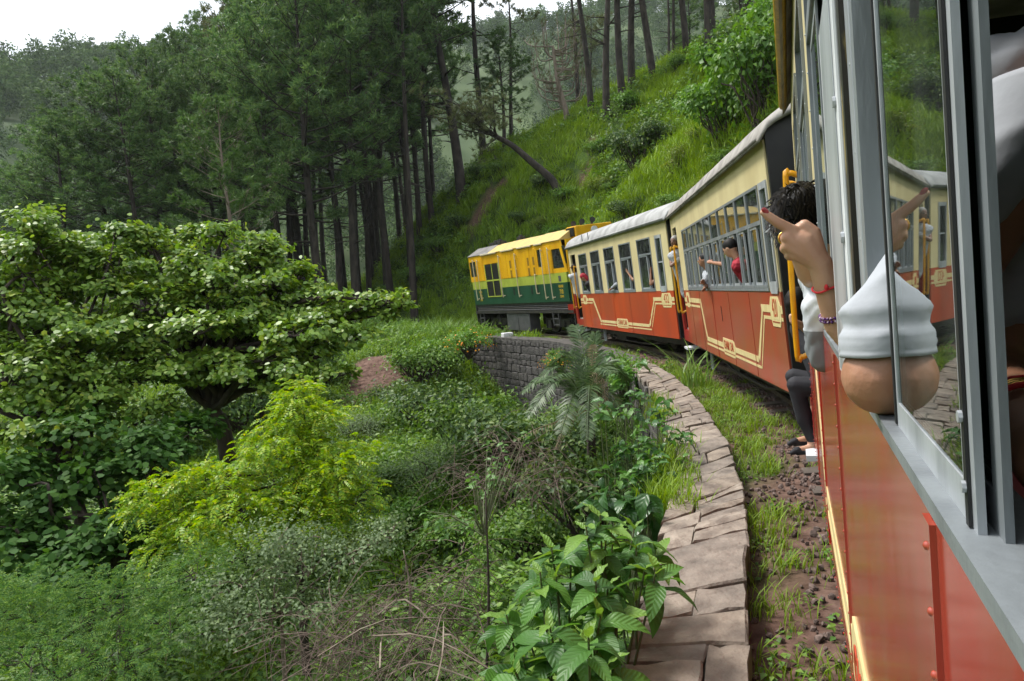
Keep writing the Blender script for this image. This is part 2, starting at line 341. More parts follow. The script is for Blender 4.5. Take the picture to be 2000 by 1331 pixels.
# bare earth: weight per vertex (track bed, paths, slips)
DIRT = []
for px, py, Y, r in ((735, 735, 26, 1.3), (715, 775, 23, 1.25), (755, 700, 28, 1.0), (690, 800, 21, .9), (800, 640, 38, 2.6), (960, 385, 47, .9), (940, 410, 48, .9), (980, 368, 47.5, .7), (1155, 325, 43, .55), (1160, 275, 47, .35), (770, 665, 31, 1.2)):
    # march along the view ray to the ground
    p0 = np.array(EYE); dv = np.array(at(px, py, 1.0)) - p0
    ts = np.linspace(4, 80, 400); zz = height(p0[0] + dv[0] * ts, p0[1] + dv[1] * ts); below = np.where(zz >= p0[2] + dv[2] * ts)[0]
    t = ts[below[0]] if len(below) else Y
    DIRT.append((p0[0] + dv[0] * t, p0[1] + dv[1] * t, r))
DIRT = np.array(DIRT)
def soil_w(x, y):
    d, s = track_sd(x, y); w = 1 - sstep(1.0, 2.2, np.abs(d) + fbm(x, y, 1.1, 33) * 1.2)
    for a, b, r in DIRT: w = np.maximum(w, 1 - sstep(r * .7, r * 1.3, np.hypot(x - a, y - b) + fbm(x, y, .9, 41) * .7))
    return w
SW = soil_w(GX, GY)
mg, nt, p = _new('hill_soil_and_grass'); n = nt.nodes; l = nt.links
at_ = n.new('ShaderNodeAttribute'); at_.attribute_name = 'soil'; tcn = n.new('ShaderNodeTexCoord')
t1 = n.new('ShaderNodeTexNoise'); t1.inputs['Scale'].default_value = .9; t1.inputs['Detail'].default_value = 10
t2 = n.new('ShaderNodeTexNoise'); t2.inputs['Scale'].default_value = 7; t2.inputs['Detail'].default_value = 8
l.new(tcn.outputs['Object'], t1.inputs['Vector']); l.new(tcn.outputs['Object'], t2.inputs['Vector'])
r1 = n.new('ShaderNodeValToRGB'); r1.color_ramp.elements[0].color = (.03, .055, .012, 1); r1.color_ramp.elements[1].color = (.07, .12, .022, 1); r1.color_ramp.elements[0].position = .35; r1.color_ramp.elements[1].position = .65
r2 = n.new('ShaderNodeValToRGB'); r2.color_ramp.elements[0].color = (.055, .030, .022, 1); r2.color_ramp.elements[1].color = (.17, .105, .082, 1); r2.color_ramp.elements[0].position = .3; r2.color_ramp.elements[1].position = .7
l.new(t1.outputs['Fac'], r1.inputs[0]); l.new(t2.outputs['Fac'], r2.inputs[0])
m1 = n.new('ShaderNodeMix'); m1.data_type = 'RGBA'; l.new(at_.outputs['Fac'], m1.inputs['Factor']); l.new(r1.outputs[0], m1.inputs['A']); l.new(r2.outputs[0], m1.inputs['B'])
l.new(m1.outputs['Result'], p.inputs['Base Color']); p.inputs['Roughness'].default_value = .95; p.inputs['Specular IOR Level'].default_value = .15
bm_ = n.new('ShaderNodeBump'); bm_.inputs['Strength'].default_value = .8; bm_.inputs['Distance'].default_value = .05; l.new(t2.outputs['Fac'], bm_.inputs['Height']); l.new(bm_.outputs[0], p.inputs['Normal'])
me = npmesh('hillside_ground', np.stack([GX, GY, GZ], -1), Fg, mg, True)
me.attributes.new('soil', 'FLOAT', 'POINT').data.foreach_set('value', SW.ravel().astype(np.float32))
tag(put('hillside_ground', me), 'grassy hillside and gully that carries the railway', kind='structure')

# far hills in one sheet all round, valley in between
def hill_z(x, y):
    r = np.hypot(x, y); az = np.degrees(np.arctan2(x, y))
    rr = np.interp(az, [-180, -60, -36, -15, 0, 15, 36, 90, 180], [420, 360, 330, 390, 470, 450, 400, 420, 420])      # ridge distance
    el = np.interp(az, [-180, -90, -50, -36, -31, -26, -18, -8, 0, 5, 14, 22, 36, 90, 180], [.2, .2, .22, .258, .285, .298, .31, .315, .345, .345, .335, .335, .34, .24, .2])
    hr = el * rr
    t = r / rr
    z = -28 + (hr + 28) * sstep(.22, 1.0, t) ** 1.15
    z = np.where(t > 1, hr - (t - 1) * 160, z)
    return z + (fbm(x, y, 90, 5) * 26 + fbm(x, y, 30, 15, 3) * 8) * np.clip(t, 0, 1) * (1 - .6 * sstep(.75, 1, t))
ra = np.concatenate([np.arange(62, 130, 8), np.arange(130, 560, 9), np.array([600, 700, 900, 1300, 2200])]); aa = np.radians(np.arange(-180, 180.1, 1.6))
RA, AA = np.meshgrid(ra, aa); HX, HY = RA * np.sin(AA), RA * np.cos(AA); HZ = hill_z(HX, HY)
_inner = sstep(62, 100, RA); HZ = HZ * _inner + np.minimum(HZ, -14) * (1 - _inner)
na, nr_ = RA.shape; idx = np.arange(na * nr_).reshape(na, nr_)
Fh = np.stack([idx[:-1, :-1], idx[:-1, 1:], idx[1:, 1:], idx[1:, :-1]], -1).reshape(-1, 4)
M_FAR = paint('far_slope', (.035, .065, .018), (.075, .11, .035), rough=.95, scale=.03, detail=8)
tag(put('far_hills', npmesh('far_hills', np.stack([HX, HY, HZ], -1), Fh, M_FAR, True)), 'far wooded hills beyond the valley', kind='structure')

# ------------------------------------------------------------------ railway track
trk = tag(empty('railway_track'), 'narrow gauge railway track curving round the hill', kind='structure')
CANT = 4.5
def cant_at(s): return R_(float(np.interp(s, [-10, 3, 7, 30, 45], [1.5, 1.5, 4.5, 4.5, 2])))
arcs = np.arange(-9, 66, .5)
for sd in (-1, 1):
    mb = MB(); prof = [(-.03, -.02), (.03, -.02), (.028, -.05), (.01, -.06), (.01, -.1), (.05, -.115), (-.05, -.115), (-.01, -.1), (-.01, -.06), (-.028, -.05)]
    k = len(prof)
    for s in arcs:
        tz = .1 * float(sstep(30, 38, s)); c = cant_at(s); nrm = np.array([np.interp(s, TARC, TNRM[:, 0]), np.interp(s, TARC, TNRM[:, 1])])
        for a, b in prof:
            lat = sd * .4 + a; p = on_track(s, lat); mb.v.append((p.x, p.y, tz + b + .02 + lat * math.sin(c) + .03))
    for i in range(len(arcs) - 1):
        for j in range(k): mb.f.append((i * k + j, i * k + (j + 1) % k, (i + 1) * k + (j + 1) % k, (i + 1) * k + j))
    mb.build('rail', M_STEEL, trk)
sl = MB().box(-.78, .78, -.1, .1, -.17, -.07).mesh('sleeper', M_SLEEP)
for s in np.arange(-4, 62, .62):
    p = on_track(s); o = put('sleeper', sl, None, trk, (p.x, p.y, .1 * float(sstep(30, 38, s)) + .0 + random.uniform(-.01, .01)))
    h = math.atan2(np.interp(s, TARC, TTAN[:, 0]), np.interp(s, TARC, TTAN[:, 1])); o.rotation_euler = (0, -cant_at(s), -h + random.uniform(-.02, .02))
# ballast and loose stones
def rockmesh(name, mat, seed):
    bm = bmesh.new(); bmesh.ops.create_icosphere(bm, subdivisions=1, radius=1); r = random.Random(seed)
    for v in bm.verts: v.co *= r.uniform(.65, 1.15); v.co.z *= .7
    me = bpy.data.meshes.new(name); bm.to_mesh(me); bm.free(); me.materials.append(mat); return me
M_BALL = paint('ballast_stone', (.075, .052, .043), (.18, .125, .105), rough=.9, scale=1.6, bump=.3)

# ------------------------------------------------------------------ instancing of uncountable stuff (geometry nodes)
def scatter(name, label, pts, rots, scales, protos, cat, seed=0):
    """one 'stuff' object: prototype meshes instanced on points"""
    pts = np.asarray(pts, np.float32); me = bpy.data.meshes.new(name); me.vertices.add(len(pts)); me.vertices.foreach_set('co', pts.ravel())
    me.attributes.new('rot', 'FLOAT_VECTOR', 'POINT').data.foreach_set('vector', np.asarray(rots, np.float32).ravel())
    sc = np.asarray(scales, np.float32); sc = np.repeat(sc[:, None], 3, 1) if sc.ndim == 1 else sc
    me.attributes.new('scl', 'FLOAT_VECTOR', 'POINT').data.foreach_set('vector', sc.ravel())
    me.attributes.new('pick', 'INT', 'POINT').data.foreach_set('value', np.random.default_rng(seed).integers(0, len(protos), len(pts)).astype(np.int32))
    o = put(name, me); tag(o, label, cat, kind='stuff')
    g = bpy.data.node_groups.new(name + '_nodes', 'GeometryNodeTree'); g.interface.new_socket('Geometry', in_out='INPUT', socket_type='NodeSocketGeometry'); g.interface.new_socket('Geometry', in_out='OUTPUT', socket_type='NodeSocketGeometry')
    gi = g.nodes.new('NodeGroupInput'); go = g.nodes.new('NodeGroupOutput'); jn = g.nodes.new('GeometryNodeJoinGeometry')
    def attr(nm, ty):
        a = g.nodes.new('GeometryNodeInputNamedAttribute'); a.data_type = ty; a.inputs['Name'].default_value = nm; return a.outputs['Attribute']
    ar, asc, ap = attr('rot', 'FLOAT_VECTOR'), attr('scl', 'FLOAT_VECTOR'), attr('pick', 'INT')
    e2r = g.nodes.new('FunctionNodeEulerToRotation'); g.links.new(ar, e2r.inputs[0])
    for i, pm in enumerate(protos):
        po = bpy.data.objects.new(pm.name, pm)
        oi = g.nodes.new('GeometryNodeObjectInfo'); oi.inputs['Object'].default_value = po; oi.inputs['As Instance'].default_value = True
        ip = g.nodes.new('GeometryNodeInstanceOnPoints'); cm = g.nodes.new('FunctionNodeCompare'); cm.data_type = 'INT'; cm.operation = 'EQUAL'
        g.links.new(ap, cm.inputs['A']); cm.inputs['B'].default_value = i
        g.links.new(gi.outputs[0], ip.inputs['Points']); g.links.new(cm.outputs[0], ip.inputs['Selection']); g.links.new(oi.outputs['Geometry'], ip.inputs['Instance'])
        g.links.new(e2r.outputs[0], ip.inputs['Rotation']); g.links.new(asc, ip.inputs['Scale']); g.links.new(ip.outputs[0], jn.inputs[0])
    g.links.new(jn.outputs[0], go.inputs[0]); md = o.modifiers.new('scatter', 'NODES'); md.node_group = g
    return o
rocks = [rockmesh('ballast_stone', M_BALL, i) for i in range(5)]
nb = 14000; sb = rng.uniform(1, 44, nb) ; sb = np.where(rng.random(nb) < .55, rng.uniform(1.5, 14, nb), sb); db = rng.normal(0, .75, nb)
keep = np.abs(db) < 1.75
sb, db = sb[keep], db[keep]; bx = np.interp(sb, TARC, TRK[:, 0]) + np.interp(sb, TARC, TNRM[:, 0]) * db; by = np.interp(sb, TARC, TRK[:, 1]) + np.interp(sb, TARC, TNRM[:, 1]) * db
_m = fbm(bx, by, 1.0, 77) + rng.normal(0, .12, len(bx)) + .25 * (np.abs(db) < 1.05) > .02; bx, by = bx[_m], by[_m]
scatter('ballast', 'loose reddish brown ballast stones along the track', np.stack([bx, by, height(bx, by) + .01], 1), rng.uniform(0, 6.28, (len(bx), 3)), rng.uniform(.010, .034, len(bx)), rocks, 'gravel', 1)

# ------------------------------------------------------------------ retaining wall with flagstone top
wall = tag(empty('retaining_wall', (0, 0, 0)), 'curving stone retaining wall with brown flagstone top beside the track', 'wall')
WN = len(PR); wa = np.concatenate([[0], np.cumsum(np.linalg.norm(np.diff(PC, axis=0), axis=1))])
def wpt(a, t, z=0.):
    """point on the wall: a metres along, t 0 valley edge .. 1 track edge"""
    l_ = np.array([np.interp(a, wa, PL[:, 0]), np.interp(a, wa, PL[:, 1])]); r_ = np.array([np.interp(a, wa, PR[:, 0]), np.interp(a, wa, PR[:, 1])])
    q = l_ + (r_ - l_) * t; return Vector((q[0], q[1], z))
ztop = lambda a: .03
mb = MB(); av = np.arange(6, wa[-1], .4)
for a in av:
    for t, z in ((.05, -3.6), (.05, -.12), (.95, -.12), (.95, -.7)): mb.v.append(tuple(wpt(a, t, z)))
for i in range(len(av) - 1):
    for j in range(3): mb.f.append((i * 4 + j, (i + 1) * 4 + j, (i + 1) * 4 + j + 1, i * 4 + j + 1))
k = (len(av) - 1) * 4; mb.f.append((k, k + 1, k + 2, k + 3))
mb.build('core', M_MORTAR, wall)
rr = random.Random(3)
a = 8.0; ncap = 0
while a < 23.5:
    ln = rr.uniform(.22, .48); rows = rr.choice([1, 1, 2, 2, 2, 3]); cuts = sorted([0] + [rr.uniform(.25, .75) for _ in range(rows - 1)] + [1])
    if rows == 3: cuts = [0, rr.uniform(.25, .4), rr.uniform(.6, .75), 1]
    for i in range(rows):
        g = .005; t0, t1 = cuts[i], cuts[i + 1]; t0 = t0 - rr.uniform(0, .12) if i == 0 else t0 + .007; t1 = t1 + rr.uniform(-.02, .025) if i == rows - 1 else t1 - .007
        sub = [(a + g, a + ln - g)] if (rows < 2 or rr.random() < .65) else [(a + g, a + ln * .55), (a + ln * .55 + g, a + ln - g)]
        for a0, a1 in sub:
            sk = rr.uniform(-.05, .05)
            ring = []
            for u, v in ((0, 0), (.35, 0), (.7, 0), (1, 0), (1, .5), (1, 1), (.65, 1), (.3, 1), (0, 1), (0, .5)):
                ring.append((a0 + (a1 - a0) * v + sk * (u - .5) + rr.uniform(-.022, .022), t0 + (t1 - t0) * u + rr.uniform(-.018, .018)))
            zt_ = .035 + rr.uniform(-.009, .009); th = rr.uniform(.1, .2); tl = rr.uniform(-.012, .012)
            vs_ = []
            for lev, ins in ((-th, 0.0), (-.012, 0), (0, .014)):
                for u, v in ring:
                    ca, ct = (a0 + a1) / 2, (t0 + t1) / 2; w_ = wpt(u + (ca - u) * ins * 4, v + (ct - v) * ins * 4)
                    vs_.append((w_.x, w_.y, zt_ + lev + tl * (v - ct) * 2 + (rr.uniform(-.006, .006) if lev == 0 else 0)))
            w_ = wpt((a0 + a1) / 2, (t0 + t1) / 2); vs_.append((w_.x, w_.y, zt_ + rr.uniform(0, .008)))
            n10 = 10; fs = []
            for L in range(2):
                for j in range(n10): fs.append((L * n10 + j, L * n10 + (j + 1) % n10, (L + 1) * n10 + (j + 1) % n10, (L + 1) * n10 + j))
            for j in range(n10): fs.append((2 * n10 + j, 2 * n10 + (j + 1) % n10, 3 * n10))
            MB().add(vs_, fs).build('cap_stone', rr.choice(M_COPE), wall); ncap += 1
    a += ln
# face stones: irregular courses, single blocks where they show (far section)
def stone_block(seed, mat):
    r = random.Random(seed); mb = MB(); vs_ = []
    for xx, in_ in ((-.5, 0), (.38, .0), (.5, .1)):
        for u, v in ((-.5, -.5), (0, -.52), (.5, -.5), (.52, 0), (.5, .5), (0, .52), (-.5, .5), (-.52, 0)):
            k_ = 1 - in_ * 1.2; vs_.append((-(xx + r.uniform(-.05, .05)), u * k_ + r.uniform(-.04, .04), v * k_ + r.uniform(-.05, .05)))
    vs_.append((-.56, r.uniform(-.1, .1), r.uniform(-.1, .1))); fs = []
    for L in range(2):
        for j in range(8): fs.append((L * 8 + (j + 1) % 8, L * 8 + j, (L + 1) * 8 + j, (L + 1) * 8 + (j + 1) % 8))
    for j in range(8): fs.append((16 + (j + 1) % 8, 16 + j, 24))
    return mb.add(vs_, fs).mesh('stone', mat)
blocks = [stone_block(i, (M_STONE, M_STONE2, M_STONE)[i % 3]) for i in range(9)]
nst = 0; z = -.05; joined = MB()
while z > -3.2:
    hh = rr.uniform(.15, .30); a = 20.5 + rr.uniform(0, .3) if z > -2.6 else 22
    while a < wa[-1] - .05:
        ww = rr.uniform(.22, .55); p0 = wpt(a, .05); p1 = wpt(a + ww, .05); mid = (p0 + p1) / 2
        if a + ww / 2 > 27.5 and nst < 290:
            o = put('stone', rr.choice(blocks), None, wall, (mid.x, mid.y, z - hh / 2 + rr.uniform(-.012, .012)))
            o.rotation_euler = (rr.uniform(-.04, .04), rr.uniform(-.05, .05), math.atan2(p1.y - p0.y, p1.x - p0.x) - math.pi / 2); o.scale = (.16 + rr.uniform(-.01, .05), ww * .95, hh * .93); nst += 1
        else:
            b = rr.choice(blocks); M = Matrix.Translation((mid.x, mid.y, z - hh / 2)) @ Matrix.Rotation(math.atan2(p1.y - p0.y, p1.x - p0.x) - math.pi / 2, 4, 'Z') @ Matrix.Diagonal((.16, ww * .95, hh * .93, 1))
            joined.add([tuple(M @ v.co) for v in b.vertices], [tuple(q.vertices) for q in b.polygons])
        a += ww
    z -= hh
z = -.13
while z > -1.6:
    hh = rr.uniform(.16, .28); a = 8
    while a < 20.5:
        ww = rr.uniform(.25, .5); p0 = wpt(a, .02); p1 = wpt(a + ww, .02); mid = (p0 + p1) / 2; b = rr.choice(blocks)
        M = Matrix.Translation((mid.x, mid.y, z - hh / 2)) @ Matrix.Rotation(math.atan2(p1.y - p0.y, p1.x - p0.x) - math.pi / 2, 4, 'Z') @ Matrix.Diagonal((.12, ww * .95, hh * .92, 1))
        joined.add([tuple(M @ v.co) for v in b.vertices], [tuple(q.vertices) for q in b.polygons]); a += ww
    z -= hh
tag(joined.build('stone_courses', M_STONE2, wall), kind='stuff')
# coping of the far section and the white marker block
mb = MB(); av = np.arange(23.45, wa[-1] + .01, .35)
for a in av:
    for t, z in ((-.12, -.06), (-.12, .02), (1.05, .03), (1.05, -.2)): mb.v.append(tuple(wpt(min(a, wa[-1]), t, z + rr.uniform(-.012, .012))))
for i in range(len(av) - 1):
    for j in range(3): mb.f.append((i * 4 + j, (i + 1) * 4 + j, (i + 1) * 4 + j + 1, i * 4 + j + 1))
mb.f.append(tuple((len(av) - 1) * 4 + j for j in range(4)))
mb.build('coping', M_STONE2, wall)
# ------------------------------------------------------------------ train
ZB, HW = .45, 1.1
def roof_prof(x, w=1.16, z0=2.95, hgt=.40):
    return z0 + hgt * (1 - min(1, abs(x / w)) ** 2.7) ** (1 / 1.9)
def train_root(name, label, cat, A, heading, cant, corner, sy=1.):
    Rm = Matrix.Rotation(-heading, 4, 'Z') @ Matrix.Rotation(-R_(cant), 4, 'Y') @ Matrix.Diagonal((1, sy, 1, 1))
    o = empty(name); o.matrix_world = Matrix.Translation(A - Rm @ Vector(corner)) @ Rm
    return tag(o, label, cat)
_wc = {}
def window_proto(w, hb, ht, htop, sx, sashes, glass, key, slim=False):
    """meshes of one window: frame, upper pane, sashes with panes; x outward = sx"""
    if key in _wc: return _wc[key]
    def X(a, b): return (min(sx * a, sx * b), max(sx * a, sx * b))
    f = MB(); b = .03; bb = .006 if slim else b; H = htop - hb; T = ht - hb
    x0, x1 = X(-.045, .008)
    f.box(x0, x1, 0, b, 0, H); f.box(x0, x1, w - b, w, 0, H); f.box(x0, x1, b, w - b, H - b, H); f.box(x0, x1, b, w - b, T - .022, T + .022)
    xs0, xs1 = X(-.045, .012); f.box(xs0, xs1, b, w - b, 0, bb)
    xl0, xl1 = X(.001, .010); f.box(xl0, xl1, -.015, w + .015, -.012 if slim else -.035, -.002)
    fm = f.mesh('window', M_ALU)
    up = MB(); a0, a1 = X(-.012, -.006); up.box(a0, a1, b, w - b, T + .022, H - b); pm = up.mesh('pane', glass)
    ss = []
    for (s0, s1, lay, *ex) in sashes:
        thin = bool(ex)
        m = MB(); d0, d1 = X(-.022 * lay - (.006 if slim else .022), -.022 * lay - .001); q = .026
        qa, qb = ((.034, .008) if lay == 0 else (.024, .008)) if thin else (q, q)
        m.box(d0, d1, s0, s0 + qa, bb, T - .024); m.box(d0, d1, s1 - qb, s1, bb, T - .024); m.box(d0, d1, s0 + qa, s1 - qb, bb, bb + q); m.box(d0, d1, s0 + qa, s1 - qb, T - .024 - q, T - .024)
        g = MB(); e0, e1 = X(-.022 * lay - (.0045 if slim else .014), -.022 * lay - (.0025 if slim else .010)); g.box(e0, e1, s0 + qa, s1 - qb, bb + q, T - .024 - q)
        ss.append((m.mesh('sash', M_ALUPALE if lay == 0 else M_ALU), g.mesh('pane', glass)))
    _wc[key] = (fm, pm, ss); return _wc[key]
def add_window(root, s, w, hb, ht, htop, sx, sashes, glass, key, slim=False):
    fm, pm, ss = window_proto(w, hb, ht, htop, sx, sashes, glass, key, slim)
    o = put('window', fm, None, root, (sx * HW, s, ZB + hb)); put('pane', pm, None, o)
    for a, g in ss: put('sash', a, None, o); put('pane', g, None, o)
    return o
def plate(root, name, poly, mat, out, base=0.):
    """flat raised shape on the left side; poly in (s,h)"""
    return MB().prism([(s, h + ZB) for s, h in poly], -HW - base - out, -HW - base).build(name, mat, root)
def octa(s0, s1, h0, h1, c=.06):
    return [(s0 + c, h0), (s1 - c, h0), (s1, h0 + c * 1.3), (s1, h1 - c * 1.3), (s1 - c, h1), (s0 + c, h1), (s0, h1 - c * 1.3), (s0, h0 + c * 1.3)]
def letter(root, body, s, h, size, mat, sx=1., out=.009, name='lettering'):
    return put(name, text_mesh(body, size, .0015, sx, mat), None, root, (-HW - out, s, ZB + h))
def make_coach(name, label, A, heading, cant, red, style, number, roofm, own=False):
    root = train_root(name, label, 'train coach', A, heading, cant, (-HW, 0, ZB), SY420 if style == 420 else 1.)
    LP, LT = 7.55, 8.35
    if style == 432: wins = [(1.0, .87), (2.33, .87), (3.65, .87), (4.97, .87), (6.28, .87)]; nar = (.33, .36); hb, ht, htop = (.998 if own else 1.05), 1.85, 2.21; PT = .978 if own else 1.015
    else: wins = [(.45 + .632 * k, .626) for k in range(10)]; nar = (.03, .34); hb, ht, htop = 1.06, 1.74, 2.12; PT = 1.015
    th = .05
    for sx in (-1, 1):
        X = lambda a, b: (min(sx * a, sx * b), max(sx * a, sx * b))
        x0, x1 = X(HW - th, HW)
        # lower panels
        cuts = [0, 1.52, 2.86, 4.2, 5.5, 6.6, LP]
        for i in range(6):
            MB().box(x0, x1, cuts[i] + .0015, cuts[i + 1] - .0015, ZB, ZB + PT).build('side_panel', red, root, bevel=.003)
        for c in cuts[1:-1]: MB().box(*X(HW, HW + .005), c - .016, c + .016, ZB + .01, ZB + PT - .015).build('beading', red, root)
        # upper wall round the openings
        x0, x1 = X(HW - th, HW - .003)
        edges = [(nar[0] + .02, nar[0] + nar[1] - .02)] + [(s, s + w) for s, w in wins]
        prev = 0.
        for e0, e1 in edges + [(LP, 0)]:
            if e0 - prev > .01: MB().box(x0, x1, prev, e0, ZB + PT + .004, ZB + htop).build('window_pillar', M_CREAM, root)
            prev = e1
        prev = 0.
        for e0, e1 in edges[1:]:
            MB().box(x0, x1, e0, e1, ZB + PT + .004, ZB + hb).build('window_ledge', M_CREAM, root)
        hc = [0, 2.1, 4.2, 6.0, LP]
        for i in range(4): MB().box(x0, x1, hc[i] + .002, hc[i + 1] - .002, ZB + htop + .002, ZB + 2.5).build('upper_panel', M_CREAM, root)
        for k, (s, w) in enumerate(wins):
            if own and sx < 0 and k == 1: sl_ = [(.372, .716, 0, 1), (.358, .66, .5, 1)]
            elif own and sx < 0 and k == 2: sl_ = [(.45, .845, 0), (.44, .83, 1)]
            elif own and sx < 0 and k == 3: sl_ = [(.46, .845, 0), (.44, .80, 1)]
            elif style == 432: sl_ = [(w * .36, w - .03, 0), (w * .30, w * .86, 1)]
            else: sl_ = [(w * (.48 if k % 2 else .36), w - .03, 0), (w * .05, w * .5, 1)] if k in (3, 6) else [(w * (.5 if k % 2 else .42), w - .03, 0), (w * .3, w * .8, 1)]
            add_window(root, s, w, hb, ht, htop, sx, sl_, M_GLASSOWN if (own and sx < 0) else M_GLASS, (style, sx, w, own and sx < 0 and k, round(sl_[0][0], 3)), own)
        # narrow lavatory window with drop light and rounded foot
        s0, w = nar; fr = MB(); y0, y1 = s0, s0 + w; zb_, zt_ = ZB + 1.0 - (.02 if own else 0), ZB + htop
        o0, o1 = X(HW - .04, HW + .012)
        fr.box(o0, o1, y0, y0 + .045, zb_ + .06, zt_); fr.box(o0, o1, y1 - .045, y1, zb_ + .06, zt_); fr.box(o0, o1, y0 + .045, y1 - .045, zt_ - .07, zt_)
        fr.prism([(y0 + .0451, zb_ + .12), (y0, zb_ + .06), (y0 + .04, zb_), (y1 - .04, zb_), (y1, zb_ + .06), (y1 - .0451, zb_ + .12)], o0, o1); fr.box(*X(HW - .03, HW + .004), y0 + .045, y1 - .045, zb_ + .62, zb_ + .65)
        wo = fr.build('narrow_window', M_ALUPALE, root)
        MB().box(*X(HW - .02, HW - .012), y0 + .045, y1 - .045, zb_ + .12, zb_ + .62).build('pane', M_GLASS, wo)
        MB().box(*X(HW - .014, HW - .006), y0 + .045, y1 - .045, zb_ + .65, zt_ - .07).build('pane', M_GLASS, wo)
        MB().box(*X(HW - .10, HW - .085), y0, y1, zb_, zt_).build('curtain', M_DARKIN, wo)
        # doorway end
        x0, x1 = X(HW - th, HW - .001)
        MB().box(x0, x1, 8.12, LT, ZB + 1.03, ZB + 2.5).build('corner_post', M_CREAM, root)
        MB().box(x0, x1, 8.12, LT, ZB, ZB + 1.027).build('corner_post', M_REDTRIM, root)
        MB().box(x0, x1, LP + .002, 8.118, ZB + 2.25, ZB + 2.5).build('door_header', M_CREAM, root)
        MB().box(x0, x1, LP + .002, 8.118, ZB, ZB + .22).build('door_sill', M_REDTRIM, root)
        for yy in (LP + .03, 8.16):
            xo = sx * (HW + .075); xi = sx * (HW - .01)
            pts = [(xi, yy, ZB + .62), (sx * (HW + .05), yy, ZB + .6), (xo, yy, ZB + .68), (xo, yy, ZB + 1.78), (sx * (HW + .05), yy, ZB + 1.87), (xi, yy, ZB + 1.85)]
            MB().tube(catm(pts), .02, 8).build('handrail', M_YELLOW, root, smooth=True)
        MB().box(*X(HW - .25, HW + .06), LP + .05, 8.1, .30, .34).box(*X(HW - .25, HW - .2), LP + .08, LP + .12, .34, ZB).box(*X(HW - .25, HW - .2), 8.02, 8.06, .34, ZB).build('step', M_WHITEMETAL, root)
        gt = MB().tube([(sx * 1.155, -.03, 2.955), (sx * 1.155, LT + .03, 2.955)], .03 if own else .02, 8)
        gt.build('gutter', M_PIPE if own else roofm, root, smooth=True)
    # ends, floor, ceiling, roof
    prof = [(-HW + .02, ZB + .02)] + [(x, roof_prof(x, 1.13) - .01) for x in np.linspace(-1.08, 1.08, 17)] + [(HW - .02, ZB + .02)]
    MB().prismy(prof, -.05, -.004).build('end_wall', M_BLACK, root)
    cp = MB(); cp.box(-.5, -.42, -.12, -.05, ZB + .1, ZB + 2.1); cp.box(.42, .5, -.12, -.05, ZB + .1, ZB + 2.1); cp.box(-.5, .5, -.12, -.05, ZB + 2.1, ZB + 2.18); MB().tube([(0, -.45, .55), (0, -.06, .55)], .07, 8).build('coupler', M_BLACKM, root); MB().tube([(0, LT, .55), (0, LT + .4, .55)], .07, 8).build('coupler', M_BLACKM, root)
    for sx in (-1, 1): MB().tube([(sx * .6, -.3, .6), (sx * .6, -.3, .2), (sx * .6, -.05, .6)], .025, 6).build('brake_hose', M_BLACKM, root)
    cp.build('gangway', M_BLACKM, root)
    MB().prismy([(x, z) for x, z in prof], LT - .05, LT - .005).build('end_wall', M_BLACK, root)
    MB().box(-HW + th, HW - th, .02, LT - .06, ZB + .2, ZB + .25).build('floor', M_DARKIN, root)
    MB().box(-HW + th, HW - th, LP - .05, LP, ZB + .25, ZB + 2.4).build('bulkhead', M_DARKIN, root)
    nrm = 26; rv = []; rf = []
    ysr = [-.14, -.1, 0, .3] + [k * .6 for k in range(1, 14)] + [LT - .3, LT, LT + .08, LT + .12]; ysr = sorted(set(round(v, 3) for v in ysr))
    for y in ysr:
        e = min((y + .14) / .14, (LT + .12 - y) / .14, 1.); dz = -.10 * (1 - max(0, e)) ** 2
        for i in range(nrm + 1):
            x = -1.16 + 2.32 * i / nrm; rv.append((x, y, roof_prof(x) + dz * (roof_prof(x) - 2.95) / .4 + (random.uniform(-.006, .006) if style == 420 else 0)))
        for i in range(nrm + 1):
            x = -1.16 + 2.32 * i / nrm; rv.append((x, y, roof_prof(x) - .05 + dz * (roof_prof(x) - 2.95) / .4))
    m2 = 2 * (nrm + 1)
    for j in range(len(ysr) - 1):
        for i in range(nrm):
            a = j * m2 + i; rf.append((a, a + 1, a + m2 + 1, a + m2)); b = a + nrm + 1; rf.append((b + 1, b, b + m2, b + m2 + 1))
        a = j * m2; rf.append((a + nrm + 1, a, a + m2, a + m2 + nrm + 1)); a += nrm; rf.append((a, a + nrm + 1, a + m2 + nrm + 1, a + m2))
    for j, fl in ((0, 1), (len(ysr) - 1, 0)):
        for i in range(nrm):
            a = j * m2 + i; q = (a, a + nrm + 1, a + nrm + 2, a + 1); rf.append(q if fl else q[::-1])
    ro = MB(); ro.v = rv; ro.f = rf; ro.build('roof', roofm, root, smooth=True)
    if style == 432 and not own:
        for yy in (5.7, 6.35): MB().box(-1.14, -1.12, yy - .015, yy + .015, 2.98, 3.2).build('roof_bracket', M_ALU, root)
    # benches
    for k in range(6):
        if own and k == 2: continue
        y = .9 + k * 1.1; bb = MB(); bb.box(-1.0, -.2, y, y + .42, ZB + .6, ZB + .7); bb.box(.2, 1.0, y, y + .42, ZB + .6, ZB + .7); bb.box(-1.0, -.2, y - .08, y, ZB + .25, ZB + 1.35); bb.box(.2, 1.0, y - .08, y, ZB + .25, ZB + 1.35)
        bb.build('bench', M_SEAT, root)
    # stripe, plates and lettering on the left side
    sr0, sr1, sf0, sf1 = (1.16, 1.66, 5.62, 6.16)
    if style == 420: sr0, sr1, sf0, sf1 = (.86, 1.36, 5.2, 5.5)
    # wide line
    def pl(quads, nm):
        mb = MB()
        for q in quads: mb.prism([(s, h + ZB) for s, h in q], -HW - .0035, -HW)
        mb.build(nm, M_STRIPE, root)
    w = .05
